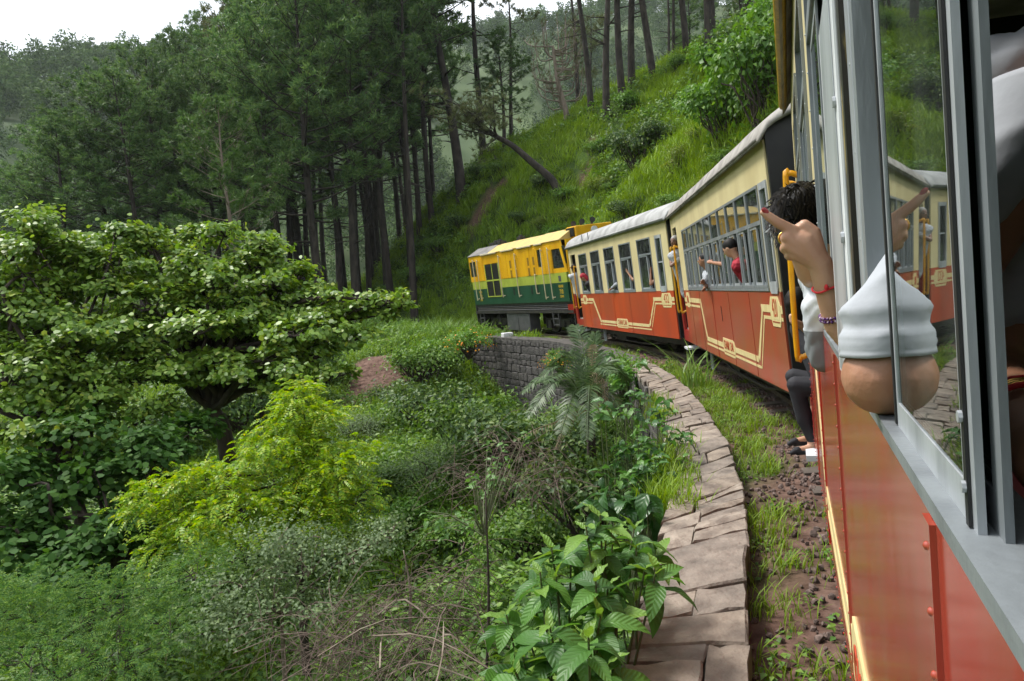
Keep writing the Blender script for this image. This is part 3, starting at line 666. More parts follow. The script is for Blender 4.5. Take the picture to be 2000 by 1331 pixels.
    pl([[(0, .80), (sr0, .80), (sr0, .88), (0, .88)], [(sr0, .80), (sr1 - .05, .205), (sr1 - .05 + w * 1.3, .26), (sr0 + w * 1.2, .80), (sr0 + .06, .88), (sr0, .88)],
        [(sr1 + .02, .19), (sf0, .19), (sf0 - .02, .26), (sr1 + .0, .26)], [(sf0, .19), (sf1, .80), (sf1, .88), (sf1 - .07, .88), (sf0 - .06, .26)], [(sf1 + .002, .80), (7.5, .80), (7.5, .88), (sf1 + .002, .88)]], 'stripe')
    pl([[(0, .725), (sr0 - .05, .725), (sr0 - .05, .76), (0, .76)], [(sr0 - .05, .725), (sr1 - .12, .13), (sr1 - .09, .13), (sr0 - .015, .735), (sr0 - .015, .76), (sr0 - .05, .76)], [(sr1 - .085, .125), (sf0 + .06, .125), (sf0 + .06, .155), (sr1 - .085, .155)], [(sf1 + .06, .725), (7.5, .725), (7.5, .76), (sf1 + .06, .76)]], 'stripe')
    ps0, ps1 = (.14, .72) if style == 432 else (.06, .50)
    nb_ = plate(root, 'number_plate', octa(ps0, ps1, .66, .97, .07), M_STRIPE, .006)
    put('plate_border', MB().prism([(s, h + ZB) for s, h in octa(ps0 + .02, ps1 - .02, .735, .955, .06)], -HW - .0075, -HW - .006).mesh('plate_border', M_STRIPE), None, nb_)
    for hh in ((.70, .715),): put('plate_line', MB().prism([(ps0 + .07, ZB + hh[0]), (ps1 - .07, ZB + hh[0]), (ps1 - .07, ZB + hh[1]), (ps0 + .07, ZB + hh[1])], -HW - .0075, -HW - .006).mesh('plate_line', red), None, nb_)
    lt = letter(root, number, (ps0 + ps1) / 2, .845, .27, M_TEXTRED, .72 if style == 432 else .52, .0085); lt.parent = nb_
    cs = 3.65 if style == 432 else 3.25
    cb = plate(root, 'class_plate', octa(cs - .46, cs + .46, .10, .34, .06), M_STRIPE, .006)
    put('plate_line', MB().prism([(cs - .4, ZB + .135), (cs + .4, ZB + .135), (cs + .4, ZB + .148), (cs - .4, ZB + .148)], -HW - .0075, -HW - .006).mesh('plate_line', red), None, cb)
    lt = letter(root, 'CHAIR CAR', cs, .24, .18, M_TEXTRED, .78, .0085); lt.parent = cb
    nbp = plate(root, 'owner_plate', octa(6.8, 7.22, .70, .98, .06), M_STRIPE, .006)
    lt = letter(root, 'NR', 7.01, .845, .2, M_TEXTRED, .8, .0085); lt.parent = nbp
    if style == 420: MB().box(-HW - .004, -HW, 3.50, 3.53, ZB + .58, ZB + .80).build('label_slot', M_BLACK, root)
    # underframe and bogies
    uf = MB()
    for x in (-.85, .85): uf.box(x - .04, x + .04, .05, LT - .05, .28, ZB - .002)
    for y in np.arange(.3, LT, 1.2): uf.box(-.81, .81, y, y + .08, .30, ZB - .01)
    for x in (-.8, .8): uf.tube([(x, 1.2, .30), (x, 2.6, .14), (x, 5.0, .14), (x, 6.4, .30)], .02, 6)
    uf.tube([(-.5, 3.2, .28), (-.5, 4.2, .28)], .14, 10); uf.box(-.78, -.45, 4.5, 5.3, .12, .30)
    uf.build('underframe', M_BLACKM, root)
    MB().tube([(-.98, 5.7, ZB + .05), (-.98, 5.7, .08)], .022, 6).tube([(-.98, 5.85, ZB + .05), (-.98, 5.85, .08)], .022, 6).box(-1.0, -.96, 5.68, 5.87, .08, .11).build('step_iron', M_ALU, root)
    for yb in (1.45, 6.35):
        bg_ = MB()
        for x in (-.56, .56):
            bg_.box(x - .03, x + .03, yb - .85, yb + .85, .30, .38); bg_.box(x - .035, x + .035, yb - .2, yb + .2, .18, .30)
            for ya in (-.55, .55): bg_.box(x - .06, x + .06, yb + ya - .09, yb + ya + .09, .16, .34); bg_.tube([(x, yb + ya * .5, .2), (x, yb + ya * .5, .34)], .05, 8)
        bg_.box(-.55, .55, yb - .1, yb + .1, .22, .36)
        bo = bg_.build('bogie', M_BLACKM, root)
        for ya in (-.55, .55):
            MB().tube([(-.5, yb + ya, .235), (.5, yb + ya, .235)], .05, 8).build('axle', M_BLACKM, bo)
            for x in (-.4, .4):
                wv = MB().tube([(x - .05, yb + ya, .235), (x + .05, yb + ya, .235)], .235, 22); wv.tube([(x - .065, yb + ya, .235), (x - .05, yb + ya, .235)], .19, 22)
                wv.build('wheel', M_BLACKM, bo)
    return root
def catm(pts, n=6):
    return [tuple(p) for p in catmull([Vector(p) for p in pts], n)]

c432 = make_coach('train_coach', 'red and cream coach numbered 432 behind the yellow locomotive', A432, H432, CANT, M_RED432, 432, '432', M_ROOF)
c420 = make_coach('train_coach', 'red and cream coach numbered 420 with a long row of windows', A420, H420, CANT, M_RED420, 420, '420', M_ROOF2)
AOWN = hright(H_OWN) * .128 + hdir(H_OWN) * -2.2 + Vector((0, 0, .45))
cown = make_coach('train_coach', 'nearest red coach close beside the camera with grey sliding window', AOWN, H_OWN, 1.5, M_REDOWN, 432, '431', M_ROOF2, own=True)
OWN = Matrix.Translation(AOWN) @ Matrix.Rotation(-H_OWN, 4, 'Z') @ Matrix.Rotation(-R_(1.5), 4, 'Y')
def own(s, h, out=0.):
    """point by own coach: s metres ahead of the camera, h above the coach skirt, out metres outboard of the side"""
    return OWN @ Vector((-out, s + 2.2, h))
# extra trim of the near coach: rivets, sheet-metal board with brass strip on the pillar, sill angle, screws
rv = MB()
def rivet(y, z, r=.0045):
    vs_ = []; n6 = 6
    for k, (rr_, hh) in enumerate(((1, 0), (.75, .6))):
        for j in range(n6): a = j * math.pi / 3; vs_.append((-HW - .004 - hh * r, y + math.cos(a) * r * rr_, z + math.sin(a) * r * rr_))
    vs_.append((-HW - .004 - .9 * r, y, z)); fs = [(j, (j + 1) % 6, 6 + (j + 1) % 6, 6 + j) for j in range(6)] + [(6 + j, 6 + (j + 1) % 6, 12) for j in range(6)]
    rv.add(vs_, fs)
for c in (1.52, 2.86, 4.2, 5.5, 6.6, 7.53):
    for h in np.arange(.06, .96, .055): rivet(c + random.uniform(-.004, .004), ZB + h)
for y in np.arange(.2, 7.5, .09): rivet(y, ZB + .03)
tag(rv.build('rivets', M_REDOWN, cown, smooth=True), kind='stuff')
rv = MB()
for s, w in ((1.0, .87), (2.33, .87), (3.65, .87), (4.97, .87), (6.28, .87)):
    for y in np.linspace(s + .05, s + w - .05, 5): rivet(y, ZB + .9885, .0028)
    for h in np.arange(1.1, 2.2, .11): rivet(s - .02, ZB + h, .0035); rivet(s + w + .02, ZB + h, .0035)
o = rv.build('frame_screws', M_ALUPALE, cown, smooth=True); o.location.x = -.003; tag(o, kind='stuff')
bd = MB().box(-HW - .020, -HW, 3.31, 3.645, ZB + .99, ZB + 1.60).build('pillar_board', M_WHITEMETAL, cown, bevel=.004)
MB().box(-HW - .0215, -HW - .0205, 3.34, 3.60, ZB + 1.0, ZB + 1.59).build('board_face', M_ALUPALE, bd)
MB().box(-HW - .015, -HW, 3.262, 3.306, ZB + .99, ZB + 1.60).build('brass_strip', M_GOLD, bd)
MB().box(-HW - .009, -HW, 3.205, 3.257, ZB + .98, ZB + 2.2).build('window_jamb', M_ALUPALE, cown, bevel=.003)
MB().box(-HW - .007, -HW - .002, 2.26, 3.21, ZB + .979, ZB + .9965).build('sill_angle', M_ALU, cown, bevel=.003)
sc_ = MB()
for h in (1.03, 1.22, 1.41, 1.57): sc_.tube([(-HW - .0205, 3.33, ZB + h), (-HW - .025, 3.33, ZB + h)], .008, 8)
sc_.build('board_screws', M_ALUPALE, bd)
gk = MB(); gk.box(-HW - .001, -HW + .014, 2.33 + .7165, 2.33 + .725, ZB + 1.006, ZB + 1.83).build('gasket', M_RUBBER, cown)

# ------------------------------------------------------------------ locomotive
loco = train_root('diesel_locomotive', 'yellow and green diesel locomotive numbered 710 leading the train', 'locomotive', ALOC, HLOC, CANT, (-HW, 0, 1.22))
LZ = 1.22
def lbox(s0, s1, h0, h1, x0, x1): return MB().box(x0, x1, s0, s1, LZ + h0, LZ + h1)
LL = 8.5
for nm, m, h0, h1 in (('lower_panel', M_LGRN, 0, .66), ('waist_band', M_LLIME, .662, 1.0)):
    mb = MB(); ins = .05
    mb.prismy([(-HW, LZ + h0), (HW, LZ + h0), (HW, LZ + h1), (-HW, LZ + h1)], .12, LL - .12); mb.build(nm, m, loco)
    for y0, y1 in ((0, .118), (LL - .118, LL)):
        MB().prismy([(-HW + ins, LZ + h0), (HW - ins, LZ + h0), (HW - ins, LZ + h1), (-HW + ins, LZ + h1)], y0, y1).build(nm, m, loco)
# yellow upper body with raked ends and cab window openings left as dark recesses
for sx in (-1, 1):
    x0, x1 = (-HW, -HW + .05) if sx < 0 else (HW - .05, HW)
    mb = MB()
    def wallp(s0, s1, h0, h1): mb.box(x0, x1, s0, s1, LZ + h0, LZ + h1)
    # rear cab: window w2 (0.2..0.95, raked rear edge), door window w1 (1.82..2.03)
    mb.prism([(0.02, LZ + 1.002), (.98, LZ + 1.002), (.98, LZ + 1.16), (.2, LZ + 1.16)], x0, x1)
    mb.prism([(0.02, LZ + 1.002), (.2, LZ + 1.16), (.4, LZ + 1.83), (.98, LZ + 1.83), (.98, LZ + 2.12), (.32, LZ + 2.12)], x0, x1)
    wallp(.98, 1.80, 1.002, 2.12); wallp(1.80, 2.06, 1.002, 1.28); wallp(1.80, 2.06, 1.9, 2.12); wallp(2.06, 5.5, 1.002, 2.12)
    wallp(5.5, 6.8, 1.68, 2.12); wallp(6.8, 7.78, 1.002, 2.12); wallp(7.78, 8.42, 1.002, 1.22); wallp(7.78, 8.42, 1.87, 2.12); wallp(6.105, 6.155, 1.002, 1.68); wallp(8.42, LL - .02, 1.002, 2.12)
    mb.build('body_side', M_LYEL, loco)
    for y0, y1, z0, z1 in ((.1, 1.0, 1.1, 1.9), (1.78, 2.08, 1.26, 1.92), (7.75, 8.45, 1.2, 1.9)):
        MB().box(x0 + .02 * (sx < 0), x1 - .02 * (sx > 0), y0, y1, LZ + z0, LZ + z1).build('cab_window', M_GLASSDK, loco)
    # raised doors / hatch panels
    for y0, y1 in ((1.02, 1.76), (2.2, 2.62), (2.66, 3.08), (3.75, 4.17), (4.2, 4.62), (4.66, 5.1), (7.0, 7.7)):
        MB().box(*((-HW - .012, -HW) if sx < 0 else (HW, HW + .012)), y0, y1, LZ + 1.01, LZ + 1.98).build('hatch', M_LYEL, loco, bevel=.004)
# louvred radiator opening and slotted vents
gr = MB().box(-HW - .02, -HW, 5.44, 6.84, LZ + .30, LZ + .34).box(-HW - .02, -HW, 5.44, 5.5, LZ + .34, LZ + 1.68).box(-HW - .02, -HW, 6.79, 6.84, LZ + .34, LZ + 1.68).box(-HW - .02, -HW, 6.105, 6.155, LZ + .34, LZ + 1.68).box(-HW - .02, -HW, 5.5, 6.79, LZ + .96, LZ + 1.02).build('grille_frame', M_LLIME, loco)
MB().box(-HW - .002, -HW - .001, 5.5, 6.79, LZ + .34, LZ + 1.66).build('grille_back', M_BLACK, gr)
for (a, b) in ((5.5, 6.105), (6.155, 6.79)):
    for h in list(np.arange(.37, .95, .075)) + list(np.arange(1.05, 1.64, .075)):
        MB().prism([(a, 0), (b, 0), (b, .02), (a, .02)], -HW - .018, -HW - .003).build('louvre', M_BLACKM, gr, loc=(0, 0, LZ + h)).rotation_euler = (0, 0, 0)
sm = MB()
for k in range(3): sm.box(-HW - .016, -HW - .011, k * .05, k * .05 + .022, 0, .30)
smm = sm.mesh('vent_slots', M_BLACKM)
for s in (2.35, 2.78, 3.85, 4.3):
    for h in (1.38, .98 + .02, .62, .2):
        if h < .9: continue
        put('vent_slots', smm, None, loco, (0, s - .05, LZ + h))
sm = MB()
for k in range(3): sm.box(-HW - .006, -HW - .001, k * .05, k * .05 + .022, 0, .30)
smm = sm.mesh('vent_slots', M_BLACKM)
for s in (2.35, 2.78, 3.85, 4.3):
    put('vent_slots', smm, None, loco, (0, s - .05, LZ + .32))
for s, h0, h1 in ((5.22, .33, 1.9), (3.75, .3, 1.86), (1.63, .18, 1.86), (1.13, .17, 1.84), (2.28, .34, 1.03), (7.88, .25, 1.89), (7.43, .28, 1.86)):
    MB().tube(catm([(-HW - .005, s, LZ + h1 - .02), (-HW - .06, s, LZ + h1), (-HW - .08, s, LZ + h1 - .06), (-HW - .08, s, LZ + h0 + .06), (-HW - .06, s - .02, LZ + h0), (-HW - .005, s - .08, LZ + h0)]), .02, 6).build('handrail', M_LPALE, loco, smooth=True)
for a, b in ((5.48, 7.07), (3.9, 5.02), (2.4, 3.57), (1.58, 2.15)):
    MB().box(-HW - .06, -HW - .002, a, b, LZ + 2.06, LZ + 2.12).build('rain_strip', M_LPALE, loco, bevel=.015)
MB().box(-HW - .004, -HW - .001, .52, .70, LZ + .70, LZ + .90).build('data_plate', M_GREYBOX, loco)
for s_ in (.6, 7.62):
    for body, h, sz, sx_ in (('कालका', .53, .15, .8), ('710', .34, .23, .75), ('ZDM3', .18, .11, .9)):
        put('lettering', text_mesh(body, sz, .0015, sx_, M_TEXTYEL), None, loco, (-HW - .003, s_, LZ + h))
# ends, roof, floor of the body
for y0, y1, r in ((0, .05, -1), (LL - .05, LL, 1)):
    MB().box(-HW + .051, HW - .051, y0, y1, LZ + 1.002, LZ + 2.1).build('end_panel', M_LYEL, loco)
MB().box(-HW + .06, HW - .06, .06, LL - .06, LZ + .98, LZ + 1.0).build('body_floor', M_BLACKM, loco)
def roofseg(y0, y1, m, z0=2.125, zc=2.48, yo=0, nm='roof'):
    MB().prismy([(-HW - .03, LZ + z0 - .02), (HW + .03, LZ + z0 - .02), (HW + .03, LZ + z0), (.55, LZ + zc - .03), (0, LZ + zc), (-.55, LZ + zc - .03), (-HW - .03, LZ + z0)], y0, y1).build(nm, m, loco)
roofseg(.30, 2.2, M_LROOF); roofseg(2.203, 4.9, M_LROOF, 2.125, 2.46); roofseg(4.903, 6.3, M_LROOF, 2.125, 2.45); roofseg(6.303, LL, M_LROOFD, 2.122, 2.46)
# rear hood rises above the roof at the cab end
MB().prism([(-.05, LZ + 2.0), (.34, LZ + 2.13), (.75, LZ + 2.42), (.55, LZ + 2.50), (-.05, LZ + 2.50)], -.62, .85).build('rear_hood', M_LYEL, loco, bevel=.03)
MB().box(-.66, -.621, .05, .55, LZ + 2.16, LZ + 2.46).build('headlight_housing', M_BLACK, loco, bevel=.01)
MB().tube([(.1, -.05, LZ + 2.3), (.1, -.09, LZ + 2.3)], .13, 14).build('headlight', M_WHITEMETAL, loco)
for (x, y, z, ln) in ((-.2, .3, 2.62, .34), (.15, .15, 2.64, .3), (-.25, .7, 2.60, .25)):
    MB().tube([(x, y, LZ + z), (x - .1, y - ln * .7, LZ + z), (x - .13, y - ln, LZ + z)], [.03, .05, .1], 10).box(x - .03, x + .03, y - .06, y, LZ + z - .15, LZ + z).build('horn', M_BLACKM, loco)
for (x, y, w, d_, z, h) in ((-.3, 6.9, .5, .7, 2.40, .16), (-.5, 6.2, .22, .3, 2.42, .14), (-.35, 4.6, .24, .3, 2.42, .15), (.1, 7.4, .6, .5, 2.38, .13)):
    MB().box(x - w / 2, x + w / 2, y - d_ / 2, y + d_ / 2, LZ + z, LZ + z + h).tube([(x, y, LZ + z + h), (x, y, LZ + z + h + .07)], min(w, d_) * .35, 10).build('roof_vent', M_BLACKM, loco, bevel=.01)
# frame, pipes, tank, ladders, bogies, buffer beams
fb = MB(); fb.box(-HW + .04, HW - .04, .02, LL - .02, LZ - .08, LZ - .002); fb.box(-HW + .1, HW - .1, .02, LL - .02, LZ - .30, LZ - .08); fb.box(-HW + .02, HW - .02, .0, LL, LZ - .40, LZ - .30)
fb.build('frame', M_BLACKM, loco)
for k, z in enumerate((-.13, -.20, -.265)): MB().tube([(-HW + .06, .15, LZ + z), (-HW + .06, LL - .25, LZ + z)], .022, 6).build('air_pipe', M_GREYBOX if k != 1 else M_BLACKM, loco)
MB().box(-HW + .06, -HW + .5, 3.42, 5.44, .12, LZ - .41).box(HW - .5, HW - .06, 3.42, 5.44, .12, LZ - .41).build('fuel_tank', M_GREYBOX, loco, bevel=.02)
MB().box(-HW + .055, -HW + .0595, 4.40, 4.43, .14, LZ - .42).build('tank_seam', M_BLACK, loco)
for s in (1.3, 7.9):
    ld = MB()
    for a in (-.2, .2): ld.box(-HW + .03, -HW + .06, s + a - .02, s + a + .02, .35, LZ - .4)
    for h in (.38, .6): ld.box(-HW + .03, -HW + .12, s - .2, s + .2, h, h + .025)
    ld.build('ladder', M_GREYBOX, loco)
for s in (-.02, LL - .04): MB().box(-HW + .05, HW - .05, s, s + .06, .3, LZ - .05).box(-.8, .8, s - .02, s + .08, .12, .32).build('buffer_beam', M_BLACKM, loco)
MB().box(-HW + .03, -HW + .1, -.03, .35, LZ - .42, LZ - .1).build('corner_step', M_REDTRIM, loco)
MB().tube([(0, LL, .6), (0, LL + .4, .6)], .08, 8).tube([(0, -.35, .6), (0, 0, .6)], .08, 8).build('coupler', M_BLACKM, loco)
for yb in (1.8, 6.8):
    bg_ = MB()
    for x in (-.62, .62):
        bg_.box(x - .04, x + .04, yb - 1.05, yb + 1.05, .42, .56); bg_.box(x - .05, x + .05, yb - .3, yb + .3, .25, .42)
        for ya in (-.7, .7): bg_.box(x - .09, x + .09, yb + ya - .13, yb + ya + .13, .2, .5); bg_.tube([(x, yb + ya * .5, .3), (x, yb + ya * .5, .5)], .07, 8)
        for ya in (-.95, 0, .95): bg_.tube([(x - .06, yb + ya, .2), (x - .06, yb + ya, .6)], .03, 6)
    bo = bg_.build('bogie', M_BLACKM, loco)
    for ya in (-.7, .7):
        MB().tube([(-.5, yb + ya, .34), (.5, yb + ya, .34)], .06, 8).build('axle', M_BLACKM, bo)
        for x in (-.42, .42): MB().tube([(x - .05, yb + ya, .34), (x + .05, yb + ya, .34)], .34, 24).build('wheel', M_BLACKM, bo)

ch = MB().box(-HW - .0015, -HW + .0005, 2.33 + .383, 2.33 + .391, ZB + 1.005, ZB + 1.82).build('stile_channel', M_RUBBER, cown)
for h in (1.03, 1.075): MB().tube([(-HW - .004, 2.33 + .387, ZB + h), (-HW - .001, 2.33 + .387, ZB + h)], .004, 8).build('stile_screw', M_ALUPALE, cown)
# ------------------------------------------------------------------ vegetation: leaf geometry
def unit(v): return v / np.maximum(np.linalg.norm(v, axis=-1, keepdims=True), 1e-9)
def rdir(n, g=None): return unit((g or rng).normal(size=(n, 3)))
LEAF = {  # outline in (along, across, lift): one polygon per leaf
    'rhomb': ([(0, 0, 0), (.45, .5, .06), (1, 0, -.1), (.45, -.5, .06)], [(0, 1, 2, 3)]),
    'fold': ([(0, 0, 0), (.45, .5, .12), (1, 0, -.12), (.45, -.5, .12), (.5, 0, 0)], [(0, 4, 2, 1), (0, 3, 2, 4)]),
    'round': ([(0, 0, 0), (.3, .5, .08), (.75, .46, .02), (1, 0, -.1), (.75, -.46, .02), (.3, -.5, .08)], [(0, 5, 4, 3, 2, 1)]),
    'lance': ([(0, 0, 0), (.22, .36, .1), (.5, .5, .12), (.78, .3, .02), (1, 0, -.16), (.78, -.3, .02), (.5, -.5, .12), (.22, -.36, .1), (.3, 0, .0), (.65, 0, -.02)],
              [(0, 8, 1, 1), (8, 9, 2, 1), (9, 3, 2, 2), (9, 4, 3, 3), (0, 7, 8, 8), (8, 7, 6, 9), (9, 6, 5, 5), (9, 5, 4, 4)]),
}
def leaves(P, D, N, L, W, shape='fold'):
    """arrays of leaves: base P, axis D, rough normal N, length L, width W -> V, F"""
    o, fs = LEAF[shape]; o = np.array(o, float); n = len(P)
    D = unit(D); S = unit(np.cross(D, N)); N = np.cross(S, D)
    L = np.broadcast_to(np.asarray(L, float), (n,)); W = np.broadcast_to(np.asarray(W, float), (n,))
    V = P[:, None] + D[:, None] * (o[None, :, 0, None] * L[:, None, None]) + S[:, None] * (o[None, :, 1, None] * W[:, None, None]) + N[:, None] * (o[None, :, 2, None] * L[:, None, None])
    F = np.array(fs)[None] + (np.arange(n) * len(o))[:, None, None]
    return V.reshape(-1, 3), F.reshape(-1, F.shape[-1])
def merge(parts):
    Vs, Fs, k = [], [], 0
    for V, F in parts: Vs.append(V); Fs.append(F + k); k += len(V)
    return np.concatenate(Vs), np.concatenate(Fs)
def foliage(c, r, n, L, W, shape='fold', clumps=14, spread=.34, up=.5, droop=.2, g=None):
    """leaves gathered in clumps over an ellipsoid c, r: uneven edge, gaps between the clumps"""
    g = g or rng; c = np.array(c, float); r = np.array(r, float)
    cu = rdir(clumps, g); cu[:, 2] = np.where(cu[:, 2] < -.35, -cu[:, 2] * .6, cu[:, 2]); cc = cu * g.uniform(.55, 1.0, (clumps, 1))
    k = g.integers(0, clumps, n); q = cc[k] + g.normal(size=(n, 3)) * spread * g.uniform(.5, 1.2, clumps)[k][:, None] * np.array([1, 1, .75])
    P = c + q * r
    N = unit(unit(q) * .8 + np.array([0, 0, up]) + g.normal(size=(n, 3)) * .45)
    D = unit(np.cross(N, rdir(n, g)) + unit(q) * .5 - np.array([0, 0, droop]))
    return leaves(P, D, N, L * g.uniform(.45, 1.2, n), W * g.uniform(.6, 1.2, n), shape), c + cc * r
_fr = []
def frond_leaves(P, D, N, L, pairs=7, lw=.32, ll=.34, sag=.35):
    """pinnate leaves: small leaflets in pairs along a drooping rib"""
    n = len(P); D = unit(D); S = unit(np.cross(D, N)); N = np.cross(S, D); out = []
    L = np.broadcast_to(np.asarray(L, float), (n,))
    for i in range(pairs):
        t = (i + .8) / (pairs + .5); B = P + D * (L * t)[:, None] + np.array([0, 0, -1]) * (L * sag * t * t)[:, None]
        sz = L * ll * (1 - .45 * abs(t - .45) * 1.6)
        for sg in (-1, 1):
            d = unit(S * sg + D * .45 - np.array([0, 0, .25])); out.append(leaves(B, d, N + rng.normal(size=(n, 3)) * .25, sz, sz * lw, 'rhomb'))
    return merge(out)
def limb_tree(mb, base, tips, r0, kinks=.12, g=random, n=7):
    """crooked limbs from base to every tip"""
    for t in tips:
        b, t = Vector(base), Vector(t); ln = (t - b).length; pts = []
        for i in range(6):
            u = i / 5; p = b.lerp(t, u) + Vector((g.uniform(-1, 1), g.uniform(-1, 1), g.uniform(-.6, .8))) * ln * kinks * math.sin(math.pi * u)
            p.z += ln * .1 * math.sin(math.pi * u) * .5; pts.append(p)
        mb.tube(catm(pts, 3), list(np.linspace(r0, max(.006, r0 * .18), 16)), n, cap=False)
def ground_at(px, py, far=90):
    p0 = np.array(EYE); dv = np.array(at(px, py, 1.0)) - p0; ts = np.linspace(2, far, 900); z = height(p0[0] + dv[0] * ts, p0[1] + dv[1] * ts)
    b = np.where(z >= p0[2] + dv[2] * ts)[0]; t = ts[b[0]] if len(b) else far
    return Vector((p0[0] + dv[0] * t, p0[1] + dv[1] * t, float(height(np.array([p0[0] + dv[0] * t]), np.array([p0[1] + dv[1] * t]))[0])))
def gz(x, y): return float(height(np.array([float(x)]), np.array([float(y)]))[0])

B_PINE = paint('pine_bark', (.020, .016, .013), (.052, .041, .034), rough=.95, scale=5, bump=1.0, bscale=14, stretch=(1, 1, .35))
B_PINEPALE = paint('pale_pine_bark', (.15, .115, .09), (.24, .19, .155), rough=.95, scale=6, bump=.6, bscale=14, stretch=(1, 1, .35))
B_BARK = paint('dark_bark', (.028, .02, .015), (.065, .048, .038), rough=.95, scale=9, bump=.8, bscale=20, stretch=(1, 1, .4))
B_TWIG = paint('dry_twig', (.13, .095, .07), (.22, .18, .14), rough=.9, scale=9)
B_STEM = paint('green_stem', (.07, .10, .03), (.10, .11, .05), rough=.7, scale=9)
L_PINE = leafmat('pine_needles', [(0.056, 0.118, 0.0448), (0.0896, 0.174, 0.056), (0.168, 0.258, 0.0728), (0.0616, 0.112, 0.0448)], trans=.3, rough=.55, spec=.25, obj_var=.22)
L_PINEB = leafmat('bright_pine_needles', [(.05, .115, .03), (.085, .16, .04), (.12, .19, .05)], trans=.3, rough=.55, spec=.25)
L_PINEO = leafmat('olive_pine_needles', [(.07, .095, .035), (.11, .135, .05), (.13, .12, .06)], trans=.25, rough=.6, spec=.2, obj_var=.15)
L_ROUND = leafmat('round_leaves', [(0.0725, 0.149, 0.0207), (0.121, 0.23, 0.0287), (0.169, 0.287, 0.0345), (0.229, 0.345, 0.0517), (0.0966, 0.184, 0.0253), (0.314, 0.38, 0.0575)], trans=.38, rough=.42, spec=.4)
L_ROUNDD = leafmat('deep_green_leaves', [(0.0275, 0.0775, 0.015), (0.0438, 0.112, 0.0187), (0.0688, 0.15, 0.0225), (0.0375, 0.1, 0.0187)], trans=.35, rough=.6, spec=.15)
L_YEL = leafmat('yellow_green_leaflets', [(.19, .36, .014), (.29, .44, .018), (.12, .28, .014), (.40, .50, .025), (.07, .19, .014), (.45, .45, .03)], trans=.42, rough=.45)
L_FEATH = leafmat('feathery_leaflets', [(0.0462, 0.12, 0.0336), (0.0726, 0.168, 0.0384), (0.106, 0.204, 0.0456), (0.158, 0.252, 0.036)], trans=.38, rough=.6, spec=.15)
L_GREY = leafmat('grey_green_leaves', [(0.11, 0.17, 0.075), (0.16, 0.22, 0.1), (0.085, 0.14, 0.055), (0.2, 0.27, 0.1)], trans=.3, rough=.6)
L_WEED = leafmat('weed_leaves', [(0.0604, 0.138, 0.023), (0.0906, 0.19, 0.0287), (0.133, 0.241, 0.0345), (0.181, 0.287, 0.046)], trans=.35, rough=.5, obj_var=.2)
L_DARK = leafmat('dark_shrub_leaves', [(0.0378, 0.084, 0.024), (0.0567, 0.114, 0.0288), (0.0945, 0.168, 0.036), (0.151, 0.216, 0.042)], trans=.3, rough=.5, obj_var=.2)
L_LIME = leafmat('lime_shrub_leaves', [(.12, .2, .025), (.2, .27, .03), (.08, .15, .02), (.26, .28, .05)], trans=.38, rough=.5, obj_var=.15)
L_BUSH = leafmat('bright_shrub_leaves', [(.07, .165, .022), (.10, .22, .028), (.13, .27, .035), (.18, .31, .045)], trans=.36, rough=.48, obj_var=.15)
L_GRASS = leafmat('hill_grass', [(.12, .22, .015), (.18, .29, .022), (.25, .36, .032), (.14, .25, .018)], trans=.35, rough=.55, spec=.3, obj_var=.2)
L_REED = leafmat('pale_tall_grass', [(.10, .21, .03), (.15, .27, .045), (.2, .31, .07), (.08, .17, .025)], trans=.35, rough=.5)
L_BIG = leafmat('broad_lance_leaves', [(.045, .12, .022), (.06, .155, .028), (.085, .19, .035), (.055, .13, .03)], trans=.34, rough=.4, spec=.45)
L_VINE = leafmat('glossy_vine_leaves', [(.06, .16, .03), (.09, .21, .035), (.13, .26, .05), (.2, .33, .06)], trans=.34, rough=.33, spec=.55)
L_PALM = leafmat('palm_leaflets', [(.05, .095, .035), (.075, .125, .045), (.10, .15, .055)], trans=.28, rough=.45)
L_STRAW = leafmat('dry_palm_leaflets', [(.26, .21, .13), (.36, .30, .2), (.18, .13, .08)], trans=.2, rough=.8)
L_FLOW = leafmat('orange_flowers', [(.75, .22, .02), (.8, .42, .04), (.6, .12, .03)], trans=.2, rough=.6)
L_FARA = leafmat('far_tree_leaves', [(.035, .07, .022), (.06, .105, .03), (.09, .14, .04)], trans=.2, rough=.8, spec=.1, obj_var=.3)

